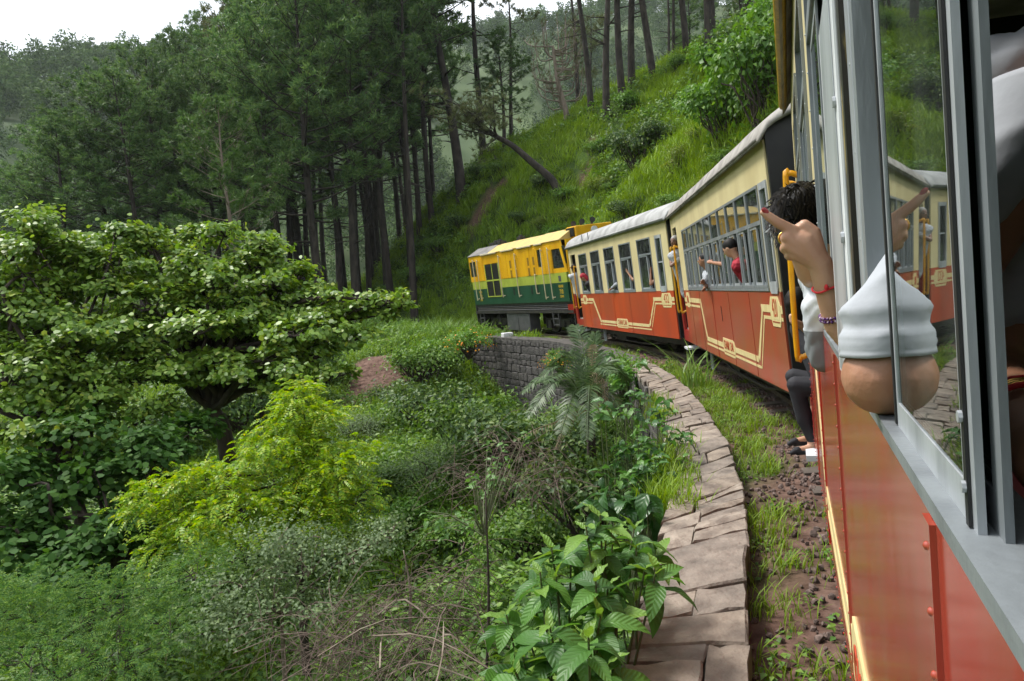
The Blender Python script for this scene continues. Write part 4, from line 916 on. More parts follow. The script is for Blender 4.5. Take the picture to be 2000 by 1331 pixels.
# ------------------------------------------------------------------ pines
def make_pine(seed, H, r0, start, rad, nb, tuft, needles, mats, bend=.6, dead=5, flat=False, dens=1., sparse=False):
    """chir pine: returns meshes (trunk with limbs, needles); base at origin"""
    g = np.random.default_rng(seed); rd = random.Random(seed); mb = MB()
    bx, by = rd.uniform(-1, 1) * bend, rd.uniform(-1, 1) * bend
    def tr(t): return Vector((bx * t * t + .25 * math.sin(t * 5 + seed) * bend, by * t * t + .2 * math.sin(t * 4 + seed * 2) * bend, H * t))
    ts = np.linspace(0, 1, 14); mb.tube([tr(t) - Vector((0, 0, .5 if t == 0 else 0)) for t in ts], [r0 * (1 - .88 * t) * (1.22 if t == 0 else 1) for t in ts], 9, cap=False)
    tips, dirs = [], []
    for i in range(nb):
        u = (i + rd.random()) / nb; t = start + (1 - start) * u ** .9
        if sparse and rd.random() < .3: continue
        a = i * 2.4 + rd.uniform(-.5, .5); prof = (math.sin(math.pi * min(1, .18 + u * .85)) ** .7 if not flat else (.5 + .5 * u))
        ln = rad * prof * rd.uniform(.6, 1.1) + .4; el = .05 + .75 * u + rd.uniform(-.15, .2)
        b = tr(min(t, .99)); d = Vector((math.cos(a) * math.cos(el), math.sin(a) * math.cos(el), math.sin(el)))
        pts = [b + d * (ln * k) + Vector((0, 0, ln * (.22 * k * k - .08 * k))) for k in (0, .33, .66, 1)]
        br = max(.02, r0 * (1 - .85 * t) * .38); mb.tube(pts, [br, br * .75, br * .5, br * .25], 5, cap=False)
        nt_ = max(3, int(ln * 3.5 * dens))
        for k in range(nt_):
            s = .32 + .68 * (k + rd.random()) / nt_; p = pts[0].lerp(pts[3], s) + Vector((0, 0, ln * .05 * s))
            sd = (d * .6 + Vector((rd.gauss(0, .6), rd.gauss(0, .6), rd.uniform(.1, .9)))).normalized(); sl = rd.uniform(.35, .8) * (.6 + .25 * ln / 2)
            e = p + sd * sl; mb.tube([p, p.lerp(e, .5) + Vector((0, 0, .03)), e], [.016, .012, .007], 3, cap=False)
            tips.append(e); dirs.append((sd + Vector((0, 0, .5))).normalized())
            for q in range(2):
                w = (sd + Vector((rd.gauss(0, .7), rd.gauss(0, .7), rd.uniform(0, .7)))).normalized(); tips.append(p.lerp(e, rd.uniform(.4, .9)) + w * rd.uniform(.12, .35)); dirs.append(w)
    for i in range(dead):
        t = rd.uniform(.22, max(.3, start)); a = rd.uniform(0, 6.28); ln = rd.uniform(.5, 1.9); b = tr(t); d = Vector((math.cos(a), math.sin(a), rd.uniform(-.15, .35)))
        mb.tube([b, b + d * ln * .5, b + d * ln + Vector((0, 0, rd.uniform(-.3, .4)))], [.045, .03, .012], 4, cap=False)
    tips = np.array([list(v) for v in tips]); dirs = np.array([list(v) for v in dirs]); nt_ = len(tips)
    P = np.repeat(tips, needles, 0) + g.normal(size=(nt_ * needles, 3)) * .06; D = unit(np.repeat(dirs, needles, 0) * .75 + g.normal(size=(nt_ * needles, 3)) * .55)
    Ln = tuft * g.uniform(.6, 1.15, len(P)); W = unit(np.cross(D, rdir(len(P), g))) * (.024 + .012 * g.random(len(P)))[:, None]
    droop = np.zeros_like(P); droop[:, 2] = -Ln * .18
    V = np.stack([P - W, P + W, P + D * Ln[:, None] + droop], 1).reshape(-1, 3); F = np.arange(len(V)).reshape(-1, 3)
    return mb.mesh('trunk', mats[0], True), npmesh('needles', V, F, mats[1])
PV = [make_pine(1, 18, .24, .36, 3.4, 46, .34, 15, (B_PINE, L_PINE)), make_pine(2, 18, .22, .42, 3.0, 40, .34, 15, (B_PINE, L_PINE), bend=1.1), make_pine(3, 18, .26, .30, 3.9, 50, .36, 14, (B_PINE, L_PINE), dead=8),
      make_pine(4, 18, .21, .55, 2.7, 30, .34, 15, (B_PINE, L_PINE), bend=.9, dead=12), make_pine(5, 18, .2, .62, 2.4, 26, .32, 15, (B_PINE, L_PINEO), bend=.8, dead=14, sparse=True), make_pine(6, 14, .2, .34, 3.2, 34, .36, 17, (B_PINEPALE, L_PINEB), bend=1.0, dead=7)]
PH = [18, 18, 18, 18, 18, 14]
def pine(base, H, v, label, group, rz=None, lean=(0, 0), wide=1., thick=None):
    o = empty('pine_tree', base); k = H / PH[v]; tag(o, label, 'pine tree', group)
    a = put('trunk', PV[v][0], None, o); b = put('crown', PV[v][1], None, o, kind='stuff')
    o.scale = (k * .5 + .5 * wide if thick is None else thick, k * .5 + .5 * wide if thick is None else thick, k); o.rotation_euler = (lean[0], lean[1], random.uniform(0, 6.28) if rz is None else rz)
    return o
def pine_px(px, ytop, Y, v, label, group, dx=0, **kw):
    q = at(px, ytop, Y); x, y = q.x, Y; z = gz(x, y); return pine((x, y, z - .1), max(5, q.z - z), v, label, group, **kw)
GL = 'pines in the dark wood on the left'
front = [(110, 235, 45, 2, 1.0), (178, 165, 47, 2, 1.1), (238, 150, 45, 0, 1.1), (280, 110, 49, 2, 1.1), (335, 190, 52, 0, 1.0), (400, 115, 50, 2, 1.15), (505, 25, 47, 0, 1.1), (575, -70, 45, 2, 1.25), (648, -110, 46, 0, 1.25), (700, -140, 50, 1, 1.1), (752, -170, 47, 3, 1.0), (800, -160, 57, 1, 1.0),
         (455, 60, 54, 1, 1.1), (545, -40, 58, 2, 1.2), (615, -80, 60, 0, 1.1), (60, 250, 50, 1, 1.0), (685, -90, 62, 2, 1.1), (30, 330, 47, 0, .9)]
for i, (px, yt, Y, v, w) in enumerate(front):
    side = ['leftmost low', 'second from the left', 'tall left', 'pointed left', 'shorter left', 'broad left', 'tall middle', 'very tall bushy', 'tallest dark', 'slim dark', 'bare-stemmed', 'rear slim', 'slender', 'full-crowned rear', 'rear tall', 'low outer', 'rear bushy', 'small outermost'][i]
    pine_px(px, yt, Y, v, '%s pine at the front edge of the dark wood' % side, GL, wide=w)
pine_px(425, 205, 39, 5, 'bright green pine with pale forked trunk before the dark wood', GL, wide=1.0)
rd4 = random.Random(8)
for i, px in enumerate(range(330, 830, 27)):
    Y = rd4.uniform(60, 80); yt = np.interp(px, [0, 250, 450, 600, 830], [330, 180, 60, -40, -60]) + rd4.uniform(-30, 60)
    pine_px(px + rd4.uniform(-12, 12), yt, Y, rd4.choice([0, 1, 3, 3, 4]), 'tall thin pine deep inside the dark wood', 'pines deep in the wood', wide=rd4.uniform(.85, 1.05))
for i, px in enumerate(range(300, 790, 34)):
    Y = rd4.uniform(50, 60); yt = np.interp(px, [250, 450, 600, 830], [150, 40, -80, -160]) + rd4.uniform(-30, 60)
    pine_px(px + rd4.uniform(-12, 12), yt, Y, rd4.choice([3, 4, 3, 1]), 'straight bare-stemmed pine among the trunks of the wood', 'bare-stemmed pines of the wood', wide=rd4.uniform(.85, 1.0))
crest = [(1147, 222, 17, 3), (1192, 226, 16, 4), (1226, 192, 18, 3), (1270, 160, 17, 4), (1243, 162, 18, 3), (1334, 116, 17, 4), (1384, 108, 18, 3), (1402, 82, 17, 3), (1455, 42, 16, 4), (1478, 34, 17, 3), (1506, 14, 18, 4), (1000, 262, 15, 4), (1035, 245, 16, 3), (1080, 222, 16, 4)]
nm_ = ['first', 'second', 'third', 'fourth', 'fifth', 'sixth', 'seventh', 'eighth', 'ninth', 'tenth', 'last', 'low left', 'left', 'mid left']
for i, (px, py, H, v) in enumerate(crest):
    b = ground_at(px, py + 7); pine((b.x, b.y, b.z - .2), H, v, '%s tall dark pine trunk along the crest of the green slope' % nm_[i], 'pines on the crest of the slope', lean=(rd4.uniform(-.05, .05), rd4.uniform(-.05, .05)), thick=rd4.uniform(.95, 1.25))
for i in range(9):
    px = rd4.uniform(960, 1500); Y = rd4.uniform(56, 74); x = at(px, 300, Y).x
    pine((x, Y, gz(x, Y) - .2), rd4.uniform(13, 17), rd4.choice([1, 4, 3, 4]), 'pine standing behind the crest of the slope', 'pines behind the crest')
b = ground_at(893, 415); pine((b.x, b.y, b.z - .3), 24, 3, 'thickest old pine with dark heavy limbs above the locomotive', 'pines above the locomotive', lean=(0, -.06), thick=2.1)
b = ground_at(938, 318); pine((b.x, b.y, b.z - .3), 22, 4, 'old pine with twisted limbs right of the thickest trunk', 'pines above the locomotive', lean=(0, -.05), thick=1.5)
for px, py, H, v, w in ((800, 470, 17, 1, 1.1), (760, 520, 18, 3, 1.0), (850, 400, 16, 0, 1.0), (985, 300, 9, 2, .8), (725, 560, 19, 3, 1.1)):
    b = ground_at(px, py); pine((b.x, b.y, b.z - .2), H, v, {800: 'dark pine at the foot of the green slope', 760: 'slim pine left of the slope foot', 850: 'full pine on the slope edge above the locomotive', 985: 'small rounded pine behind the leaning tree', 725: 'tall pine where the slope meets the wood'}[px], 'pines at the slope edge', wide=w)
# leaning pine
def lean_tree():
    b = ground_at(1100, 384); o = empty('leaning_pine', b); tag(o, 'crooked pine leaning far left over the slope', 'pine tree')
    Y = b.y; pts = [Vector(b) - Vector((0, 0, .3))] + [at(x, y, Y + dy) for x, y, dy in ((1078, 352, .2), (1040, 318, .4), (1000, 284, .6), (960, 262, .8), (925, 236, 1.0), (900, 205, 1.2))]
    mb = MB(); pl_ = [p - Vector(b) for p in pts]; mb.tube(catm(pl_, 4), list(np.linspace(.27, .06, 25)), 9, cap=False); rd = random.Random(4); tips, dirs = [], []
    for k in range(34):
        u = rd.uniform(.55, 1); i = min(5, int(u * 6)); p = pl_[i].lerp(pl_[i + 1], u * 6 - i)
        q = at(rd.gauss(925, 42), rd.gauss(225, 32), Y + rd.uniform(-1.6, 2.4)) - Vector(b); mb.tube([p, p.lerp(q, .5) + Vector((0, 0, rd.uniform(-.3, .4))), q], [.05, .03, .012], 5, cap=False)
        for m in range(9): tips.append(list(p.lerp(q, rd.uniform(.5, 1.05)) + Vector((rd.gauss(0, .3), rd.gauss(0, .3), rd.gauss(.1, .28))))); dirs.append([rd.gauss(0, .6), rd.gauss(0, .6), rd.uniform(.2, 1)])
    nd = 18; P = np.repeat(np.array(tips), nd, 0); D = unit(np.repeat(unit(np.array(dirs)), nd, 0) * .75 + rng.normal(size=P.shape) * .5); Ln = .36 * rng.uniform(.6, 1.15, len(P)); W = unit(np.cross(D, rdir(len(P)))) * .02
    V = np.stack([P - W, P + W, P + D * Ln[:, None]], 1).reshape(-1, 3)
    put('trunk', mb.mesh('trunk', B_PINE, True), None, o); put('crown', npmesh('crown', V, np.arange(len(V)).reshape(-1, 3), L_PINEO), None, o, kind='stuff')
lean_tree()
# bare tree with upswept branches
def bare_tree():
    b = ground_at(1110, 243); o = empty('bare_tree', b); tag(o, 'nearly bare tree with many upswept branches on the slope crest', 'tree'); Y = b.y; rd = random.Random(9); mb = MB(); tips = []
    st = [Vector((0, 0, -.3))] + [at(x, y, Y) - Vector(b) for x, y in ((1104, 212), (1092, 170), (1085, 130), (1080, 90))]; mb.tube(catm(st, 4), list(np.linspace(.2, .08, 17)), 8, cap=False)
    for k in range(40):
        i = rd.randint(1, 3); p = st[i].lerp(st[i + 1], rd.random()); sx = rd.choice([-1, 1]) * rd.uniform(.4, 1.9); e = p + Vector((sx, rd.uniform(-1.4, 1.4), rd.uniform(.8, 2.9))); m_ = p + Vector((sx * .75, 0, rd.uniform(-.1, .5)))
        mb.tube(catm([p, m_, e], 3), list(np.linspace(.055, .015, 7)), 5, cap=False); tips += [list(e)] * 2 + [list(e - Vector((sx * .1, 0, .3)))]
        for q in range(2): e2 = m_.lerp(e, rd.random()) ; e3 = e2 + Vector((rd.uniform(-.5, .5), rd.uniform(-.5, .5), rd.uniform(.3, .9))); mb.tube([e2, e3], [.025, .01], 4, cap=False); tips.append(list(e3))
    nd = 9; P = np.repeat(np.array(tips), nd, 0); D = unit(rng.normal(size=P.shape) * .55 + np.array([0, 0, .8])); Ln = .26 * rng.uniform(.6, 1.1, len(P)); W = unit(np.cross(D, rdir(len(P)))) * .016
    V = np.stack([P - W, P + W, P + D * Ln[:, None]], 1).reshape(-1, 3)
    put('trunk', mb.mesh('trunk', B_PINEPALE, True), None, o); put('crown', npmesh('crown', V, np.arange(len(V)).reshape(-1, 3), L_PINEO), None, o, kind='stuff')
bare_tree()

# ------------------------------------------------------------------ forest on the far hills
def far_tree(seed, H, conif):
    g = np.random.default_rng(seed); parts = []; nl = 9 if conif else 8
    for i in range(nl):
        t = (i + .5) / nl; c = np.array([g.normal(0, .5), g.normal(0, .5), H * (.32 + .66 * t)]) ; rr_ = (H * .17 * (1.15 - t * .9) + .45) if conif else H * .2 * math.sin(math.pi * (.2 + .7 * t)) + .5
        c[:2] += g.normal(0, .7, 2) * (1.2 - t); n = 26
        q = rdir(n, g); P = c + q * rr_ * g.uniform(.5, 1, (n, 1)) * np.array([1.1, 1.1, .75]); N = unit(q + np.array([0, 0, .4]) + g.normal(size=(n, 3)) * .3)
        parts.append(leaves(P, np.cross(N, rdir(n, g)), N, g.uniform(.5, 1.0, n), g.uniform(.35, .7, n), 'rhomb'))
    return npmesh('far_tree', *merge(parts), L_FARA)
fprot = [far_tree(1, 12, True), far_tree(2, 11, False), far_tree(3, 14, True), far_tree(4, 10, False), far_tree(5, 13, False)]
nf = 9000; fa = np.radians(rng.uniform(-44, 44, nf)); frr = np.sqrt(rng.uniform(85 ** 2, 470 ** 2, nf)); fx, fy = frr * np.sin(fa), frr * np.cos(fa)
keep = (fbm(fx, fy, 45, 61) + rng.normal(0, .15, nf) > -.22) & ~((fx > -76) & (fx < 62) & (fy < 98)); fx, fy = fx[keep], fy[keep]
na_ = 1400; ba = np.radians(rng.uniform(44, 316, na_)); br_ = np.sqrt(rng.uniform(110 ** 2, 420 ** 2, na_)); fx = np.concatenate([fx, br_ * np.sin(ba)]); fy = np.concatenate([fy, br_ * np.cos(ba)])
fz = hill_z(fx, fy)
scatter('far_forest', 'hazy pine forest covering the far hillsides', np.stack([fx, fy, fz - .6], 1), np.stack([np.zeros(len(fx)), np.zeros(len(fx)), rng.uniform(0, 6.28, len(fx))], 1), rng.uniform(.65, 1.25, len(fx)), fprot, 'forest', 5)
# ------------------------------------------------------------------ grass and weeds (uncountable)
def blades(n, H, spread, w, lean, mat, name, g):
    """a tuft of curved blades"""
    b = g.normal(size=(n, 2)) * spread; a = g.uniform(0, 6.28, n); h = H * g.uniform(.55, 1.1, n); ln = lean * g.uniform(.3, 1.2, n) * h
    d = np.stack([np.cos(a), np.sin(a)], 1); sd = np.stack([-np.sin(a), np.cos(a)], 1) * w * .5; V = []
    for t, ww in ((0, .8), (.5, 1.), (.82, .6), (1., .08)):
        c = b + d * (ln * t * t)[:, None]; z = h * (t - .28 * t * t * lean)
        for sg in (-1, 1): V.append(np.c_[c + sd * sg * ww, z])
    V = np.stack(V, 1); F = np.array([(0, 1, 3, 2), (2, 3, 5, 4), (4, 5, 7, 6)])[None] + (np.arange(n) * 8)[:, None, None]
    return npmesh(name, V.reshape(-1, 3), F.reshape(-1, 4), mat)
def weed(n, H, r, L, W, mat, name, shape='fold', seed=0):
    g = np.random.default_rng(seed); a = g.uniform(0, 6.28, n); rad = r * np.sqrt(g.random(n)); z = H * g.uniform(.15, 1, n) * (1 - .5 * rad / r)
    P = np.c_[np.cos(a) * rad, np.sin(a) * rad, z]; N = unit(np.c_[np.cos(a) * .4, np.sin(a) * .4, np.ones(n)] + g.normal(size=(n, 3)) * .35); D = unit(np.c_[np.cos(a), np.sin(a), -.1 * np.ones(n)] + g.normal(size=(n, 3)) * .5)
    return npmesh(name, *leaves(P, D, N, L * g.uniform(.6, 1.2, n), W * g.uniform(.7, 1.2, n), shape), mat)
g5 = np.random.default_rng(55)
P_GRASS = [blades(46, .42, .15, .016, .6, L_GRASS, 'grass_tuft', g5) for _ in range(4)]
P_REED = [blades(40, .75, .11, .018, .75, L_REED, 'reed_tuft', g5) for _ in range(3)]
P_WEED = [weed(46, .4, .32, .11, .06, L_WEED, 'weed', 'fold', i) for i in range(4)] + [weed(70, .32, .3, .07, .045, L_DARK, 'weed', 'fold', 9 + i) for i in range(2)]
def sample(n, r0, r1, az0=-41, az1=38, seed=0):
    g = np.random.default_rng(seed); r = r0 * (r1 / r0) ** g.random(n); a = np.radians(g.uniform(az0, az1, n)); return r * np.sin(a), r * np.cos(a), r
def normals(x, y, e=.25):
    zx = (height(x + e, y) - height(x - e, y)) / (2 * e); zy = (height(x, y + e) - height(x, y - e)) / (2 * e); return -zy, zx
def cover(name, label, cat, n, r0, r1, sel, protos, s0, s1, seed, grow=.018, lift=-.02, az=(-41, 38)):
    x, y, r = sample(n, r0, r1, *az, seed=seed); d, s = track_sd(x, y); ok = sel(x, y, d, s) & (soil_w(x, y) + g5.normal(0, .12, n) < .6)
    dw = np.interp(s, WALL_A, WALL_D); ok &= ~((s < WALL_END + .3) & (np.abs(d - dw) < .42)) & (np.abs(d) > 1.0)
    x, y, r = x[ok], y[ok], r[ok]; z = height(x, y); tx, ty = normals(x, y)
    rot = np.c_[np.clip(-tx, -.5, .5) * .5, np.clip(-ty, -.5, .5) * .5, g5.uniform(0, 6.28, len(x))]
    scatter(name, label, np.c_[x, y, z + lift], rot, g5.uniform(s0, s1, len(x)) * (1 + r * grow), protos, cat, seed)
cover('hill_grass', 'bright green grass on the slope above the train', 'grass', 30000, 14, 72, lambda x, y, d, s: (d > 1.7) & (fbm(x, y, 3.5, 71) > -.28), P_GRASS, .7, 1.25, 1, .012)
cover('hill_weeds', 'leafy weeds among the slope grass', 'weeds', 14000, 14, 72, lambda x, y, d, s: (d > 1.7) & (fbm(x, y, 3.5, 71) < .05), P_WEED, .8, 1.6, 2, .012)
cover('gully_weeds', 'tangled green weeds covering the gully', 'weeds', 26000, 2.2, 60, lambda x, y, d, s: (d < -1.3), P_WEED, .55, 1.15, 3, .02, az=(-41, 14))
cover('gully_grass', 'green grass on the banks of the gully', 'grass', 16000, 2.5, 62, lambda x, y, d, s: (d < -1.3) & (fbm(x, y, 3., 81) > -.05), P_GRASS, .5, 1.0, 4, .016, az=(-41, 14))
pts = []
for a in np.arange(10.6, 22, .05):
    if fbm(np.array([a]), np.array([0.]), 1.2, 5)[0] > .05: q = wpt(a, -.06 + g5.normal(0, .05), -.06); pts.append(tuple(q))
pts = np.array(pts); scatter('wall_grass', 'grass growing from the valley edge of the wall top', pts, np.c_[np.zeros((len(pts), 2)), g5.uniform(0, 6.28, len(pts))], g5.uniform(.3, .7, len(pts)), P_GRASS, 'grass', 8)
# thin grass along the ballast and in wall joints
n = 1500; s_ = g5.uniform(1.5, 34, n); d_ = np.where(g5.random(n) < .6, g5.uniform(-1.75, -1.0, n), g5.normal(-1.05, .35, n)); m_ = np.abs(d_) < 1.8
dw_ = np.interp(s_, WALL_A, WALL_D); m_ &= d_ > dw_ + .22
sp = [on_track(a, b) for a, b in zip(s_[m_], d_[m_])]; x = np.array([p.x for p in sp]); y = np.array([p.y for p in sp]); k = fbm(x, y, 1.3, 91) > -.08; x, y = x[k], y[k]
P_SG = [blades(26, .13, .06, .006, .7, L_GRASS, 'verge_tuft', g5) for _ in range(3)] + [weed(26, .09, .09, .035, .022, L_WEED, 'verge_weed', 'fold', 40)]
scatter('verge_grass', 'short grass and weeds between the wall and the ballast', np.c_[x, y, height(x, y)], np.c_[np.zeros((len(x), 2)), g5.uniform(0, 6.28, len(x))], g5.uniform(.6, 1.4, len(x)), P_SG, 'grass', 6)
# tall pale grass clumps
pts = []
for px, py, Y, sx, n in ((985, 830, 13.5, 1.0, 50), (1050, 790, 14, .8, 34), (920, 850, 13, .7, 24), (1300, 960, 5.6, .08, 0), (640, 620, 38, 1.6, 30), (1180, 760, 12, .5, 14), (850, 680, 30, 1.5, 22), (880, 620, 34, 2, 20)):
    c = at(px, py, Y)
    for _ in range(n): xx, yy = c.x + g5.normal(0, sx), c.y + g5.normal(0, sx * .8); pts.append((xx, yy, gz(xx, yy) - .03))
pts = np.array(pts); scatter('tall_grass', 'clumps of tall pale grass in the gully below the wall', pts, np.c_[np.zeros((len(pts), 2)), g5.uniform(0, 6.28, len(pts))], g5.uniform(.9, 1.5, len(pts)), P_REED, 'grass', 7)

# ------------------------------------------------------------------ shrubs
def make_shrub(seed, n, L, W, mat, shape='fold', lobes=6, spread=.34, flowers=0, flat=.8):
    g = np.random.default_rng(seed); rd = random.Random(seed); parts = []; tips = []
    for i in range(lobes):
        a = rd.uniform(0, 6.28); rad = rd.uniform(.15, .62); c = (math.cos(a) * rad, math.sin(a) * rad, rd.uniform(.35, .85) * flat + .15); r = rd.uniform(.32, .5)
        f, cc = foliage(c, (r, r, r * .85), n // lobes, L, W, shape, 9, spread, g=g); parts.append(f); tips += [tuple(q) for q in cc[:4]]
    mb = MB(); limb_tree(mb, (0, 0, -.15), tips, .022, .1, rd, 5)
    fl = None
    if flowers:
        q = rdir(flowers, g); q[:, 2] = np.abs(q[:, 2]); P = q * np.array([.92, .92, .95 * flat]) * g.uniform(.8, 1.12, (flowers, 1)) + np.array([0, 0, .2]); N = q
        fl = npmesh('flowers', *leaves(P, np.cross(N, rdir(flowers, g)), N, .055, .055, 'round'), L_FLOW)
    return mb.mesh('stems', B_BARK, True), npmesh('foliage', *merge(parts), mat), fl
SH = dict(dark=make_shrub(1, 2600, .10, .055, L_DARK), dark2=make_shrub(2, 2400, .09, .05, L_DARK, lobes=8), lime=make_shrub(3, 2200, .085, .05, L_LIME, lobes=8), bright=make_shrub(4, 2200, .12, .075, L_BUSH), bright2=make_shrub(5, 2600, .10, .06, L_BUSH, lobes=8),
          weed=make_shrub(6, 2600, .085, .05, L_WEED, lobes=8), lantana=make_shrub(7, 2600, .075, .05, L_BUSH, lobes=7, flowers=110), grey=make_shrub(8, 3600, .05, .03, L_GREY, lobes=9, spread=.4), big=make_shrub(10, 3200, .105, .065, L_BUSH, 'fold', lobes=9))
def shrub(kind, base, size, label, group, h=1., name='shrub'):
    o = empty(name, base); tag(o, label, 'shrub', group); st, fo, fl = SH[kind]
    put('stems', st, None, o); put('foliage', fo, None, o, kind='stuff')
    if fl: put('flowers', fl, None, o, kind='stuff')
    o.scale = (size, size, size * h); o.rotation_euler = (0, 0, random.uniform(0, 6.28)); return o
def shrub_px(kind, px, py, size, label, group, h=1., dz=0.):
    b = ground_at(px, py); return shrub(kind, (b.x, b.y, b.z - .1 * size + dz), size, label, group, h)
GH = 'shrubs on the slope above the train'; GG = 'shrubs in the gully'
for k, px, py, sz, h, lb in (('dark', 1250, 345, 2.0, 1.2, 'large round dark shrub on the open slope'), ('lime', 1330, 350, 1.0, 1.2, 'small yellowish shrub right of the round dark one'), ('big', 1420, 290, 1.7, 1.4, 'broad-leaved bush on the slope above coach 420'), ('big', 1495, 250, 1.9, 1.5, 'tallest broad-leaved bush beside the coach roof'),
                             ('dark2', 1465, 170, 1.9, 1.2, 'dark bush high on the slope at right'), ('bright', 1400, 150, 1.6, 1.0, 'bright bush near the top of the slope'), ('bright2', 1510, 120, 1.8, 1.1, 'bright bush at the slope top by the coach'), ('lime', 1380, 400, .9, 1.0, 'yellowish bush behind the roof of coach 420'), ('lime', 1310, 425, .75, 1.0, 'low yellowish bush behind the roof of coach 432'),
                             ('lime', 1110, 440, .9, 1.0, 'yellow-green bush just above the locomotive roof'), ('lime', 1060, 455, .8, 1.0, 'small yellow-green bush by the locomotive horn'), ('dark', 1020, 440, .9, .9, 'dark low bush behind the locomotive'), ('dark2', 940, 350, 1.4, .8, 'dark bush beside the bare earth'), ('weed', 860, 500, 1.6, .9, 'green bush low on the slope left of the locomotive'),
                             ('weed', 820, 560, 1.8, .9, 'bushy tangle at the left foot of the slope'), ('dark2', 900, 450, 1.5, .8, 'dark tangle above the front of the locomotive'), ('bright2', 1180, 300, 1.0, .8, 'bush beside the slope path'), ('dark', 1060, 380, 1.2, .8, 'dark bush right of the leaning pine'), ('weed', 760, 590, 1.6, .9, 'bush beside the far end of the track'),
                             ('dark2', 1225, 430, 1.0, .9, 'dark bush above the middle of coach 432'), ('bright', 1240, 215, 1.3, .8, 'bright bush below the crest pines'), ('weed', 980, 340, 1.4, .7, 'bush on the slope shoulder'), ('bright', 1350, 230, 1.5, .9, 'bright bush in the middle of the upper slope'), ('dark', 1290, 300, 1.3, 1.1, 'second dark shrub right behind the large round one')):
    shrub_px(k, px, py, sz, lb, GH, h)
for k, px, py, sz, h, lb in (('weed', 820, 760, 1.4, .9, 'green bush on the bank left of the far wall'), ('dark2', 770, 800, 1.3, .9, 'dark bush below the earth slip'), ('bright2', 850, 715, .8, .9, 'bright bush on the bank by the far wall'), ('weed', 690, 690, 1.5, .9, 'bush above the earth slip'), ('weed', 740, 640, 1.4, .8, 'bush at the top of the bank'),
                             ('dark', 640, 760, 1.4, .9, 'dark bush left of the earth slip'), ('grey', 690, 870, 1.3, .8, 'pale bush below the earth slip'), ('dark2', 850, 860, 1.4, .9, 'dark bush in the gully bottom'), ('weed', 920, 900, 1.2, .9, 'leafy bush in the middle of the gully'), ('dark', 1000, 940, 1.1, .9, 'dark bush under the palm'), ('dark2', 1120, 930, .9, 1.0, 'dark bush against the wall under the palm'),
                             ('weed', 1060, 1000, .9, .8, 'weedy bush left of the broad-leaved plant'), ('weed', 780, 960, 1.1, .8, 'bush right of the yellow tree'), ('grey', 870, 980, 1.0, .8, 'pale bush in front of the gully'), ('lime', 960, 860, .6, 1.0, 'small lime bush before the tall grass'), ('weed', 900, 1085, .75, .8, 'low leafy bush among the dry twigs'), ('bright2', 820, 1050, .7, .8, 'bright low bush right of the grey-green shrub'), ('weed', 990, 1120, .6, .9, 'weedy bush left of the broad pointed leaves'), ('lime', 720, 1090, .5, .9, 'small lime bush behind the dry twigs'), ('bright', 940, 1260, .5, .8, 'small leafy bush at the bottom centre'), ('weed', 620, 1290, .6, .7, 'low bush at the bottom edge under the grey-green shrub'), ('weed', 1150, 870, .7, .9, 'leafy bush around the foot of the palm'), ('dark2', 1190, 800, .9, 1.1, 'dark bush between palm and wall'), ('dark', 880, 830, .7, .8, 'dark bush at the foot of the far wall'),
                             ('bright', 660, 610, 1.4, .7, 'bush on the level ground before the wood'), ('weed', 720, 600, 1.2, .7, 'small bush on the level ground before the wood'), ('dark', 560, 800, 1.6, 1.0, 'dark bush behind the yellow tree'), ('dark2', 480, 850, 1.5, 1.0, 'dark bush under the big tree'), ('dark', 330, 930, 1.5, 1.0, 'dark bush left of the yellow tree')):
    shrub_px(k, px, py, sz * ((1.22 if px > 800 or px < 600 else .85) if py < 1000 else 1.1), lb, GG, h * (1.12 if px > 800 or px < 600 else .9))
rs = random.Random(31); ksl = ['dark', 'weed', 'bright', 'lime', 'bright2', 'dark2', 'weed', 'big']; desc = dict(dark='dark', dark2='dark', weed='green', bright='bright', bright2='bright', lime='yellowish', big='broad-leaved')
for i in range(64):
    s_ = rs.uniform(8, 40); d_ = 3.2 + 22 * rs.random() ** 1.4; q = on_track(s_, d_); k_ = rs.choice(ksl); sz = rs.uniform(.5, 1.25); pp = proj((q.x, q.y, gz(q.x, q.y)))
    if not (700 < pp[0] < 1560): continue
    shrub(k_, (q.x, q.y, gz(q.x, q.y) - .1), sz, 'small %s shrub scattered over the grassy slope' % desc[k_], 'small %s shrubs over the slope' % desc[k_], rs.uniform(.6, 1.0))
p = at(918, 660, 26.3); shrub('lantana', (p.x - .1, p.y, p.z - .65), 1.15, 'flowering bush with orange blossoms at the end of the far wall', GG, .9)
p = at(1090, 700, 19.5); shrub('lantana', (p.x, p.y, p.z - .35), .62, 'small flowering bush on top of the far wall', GG, .9)
p = at(1240, 700, 14.2); shrub('bright', (p.x - .3, p.y, p.z - .9), .62, 'leafy bush against the wall below coach 432', GG, 1.4)

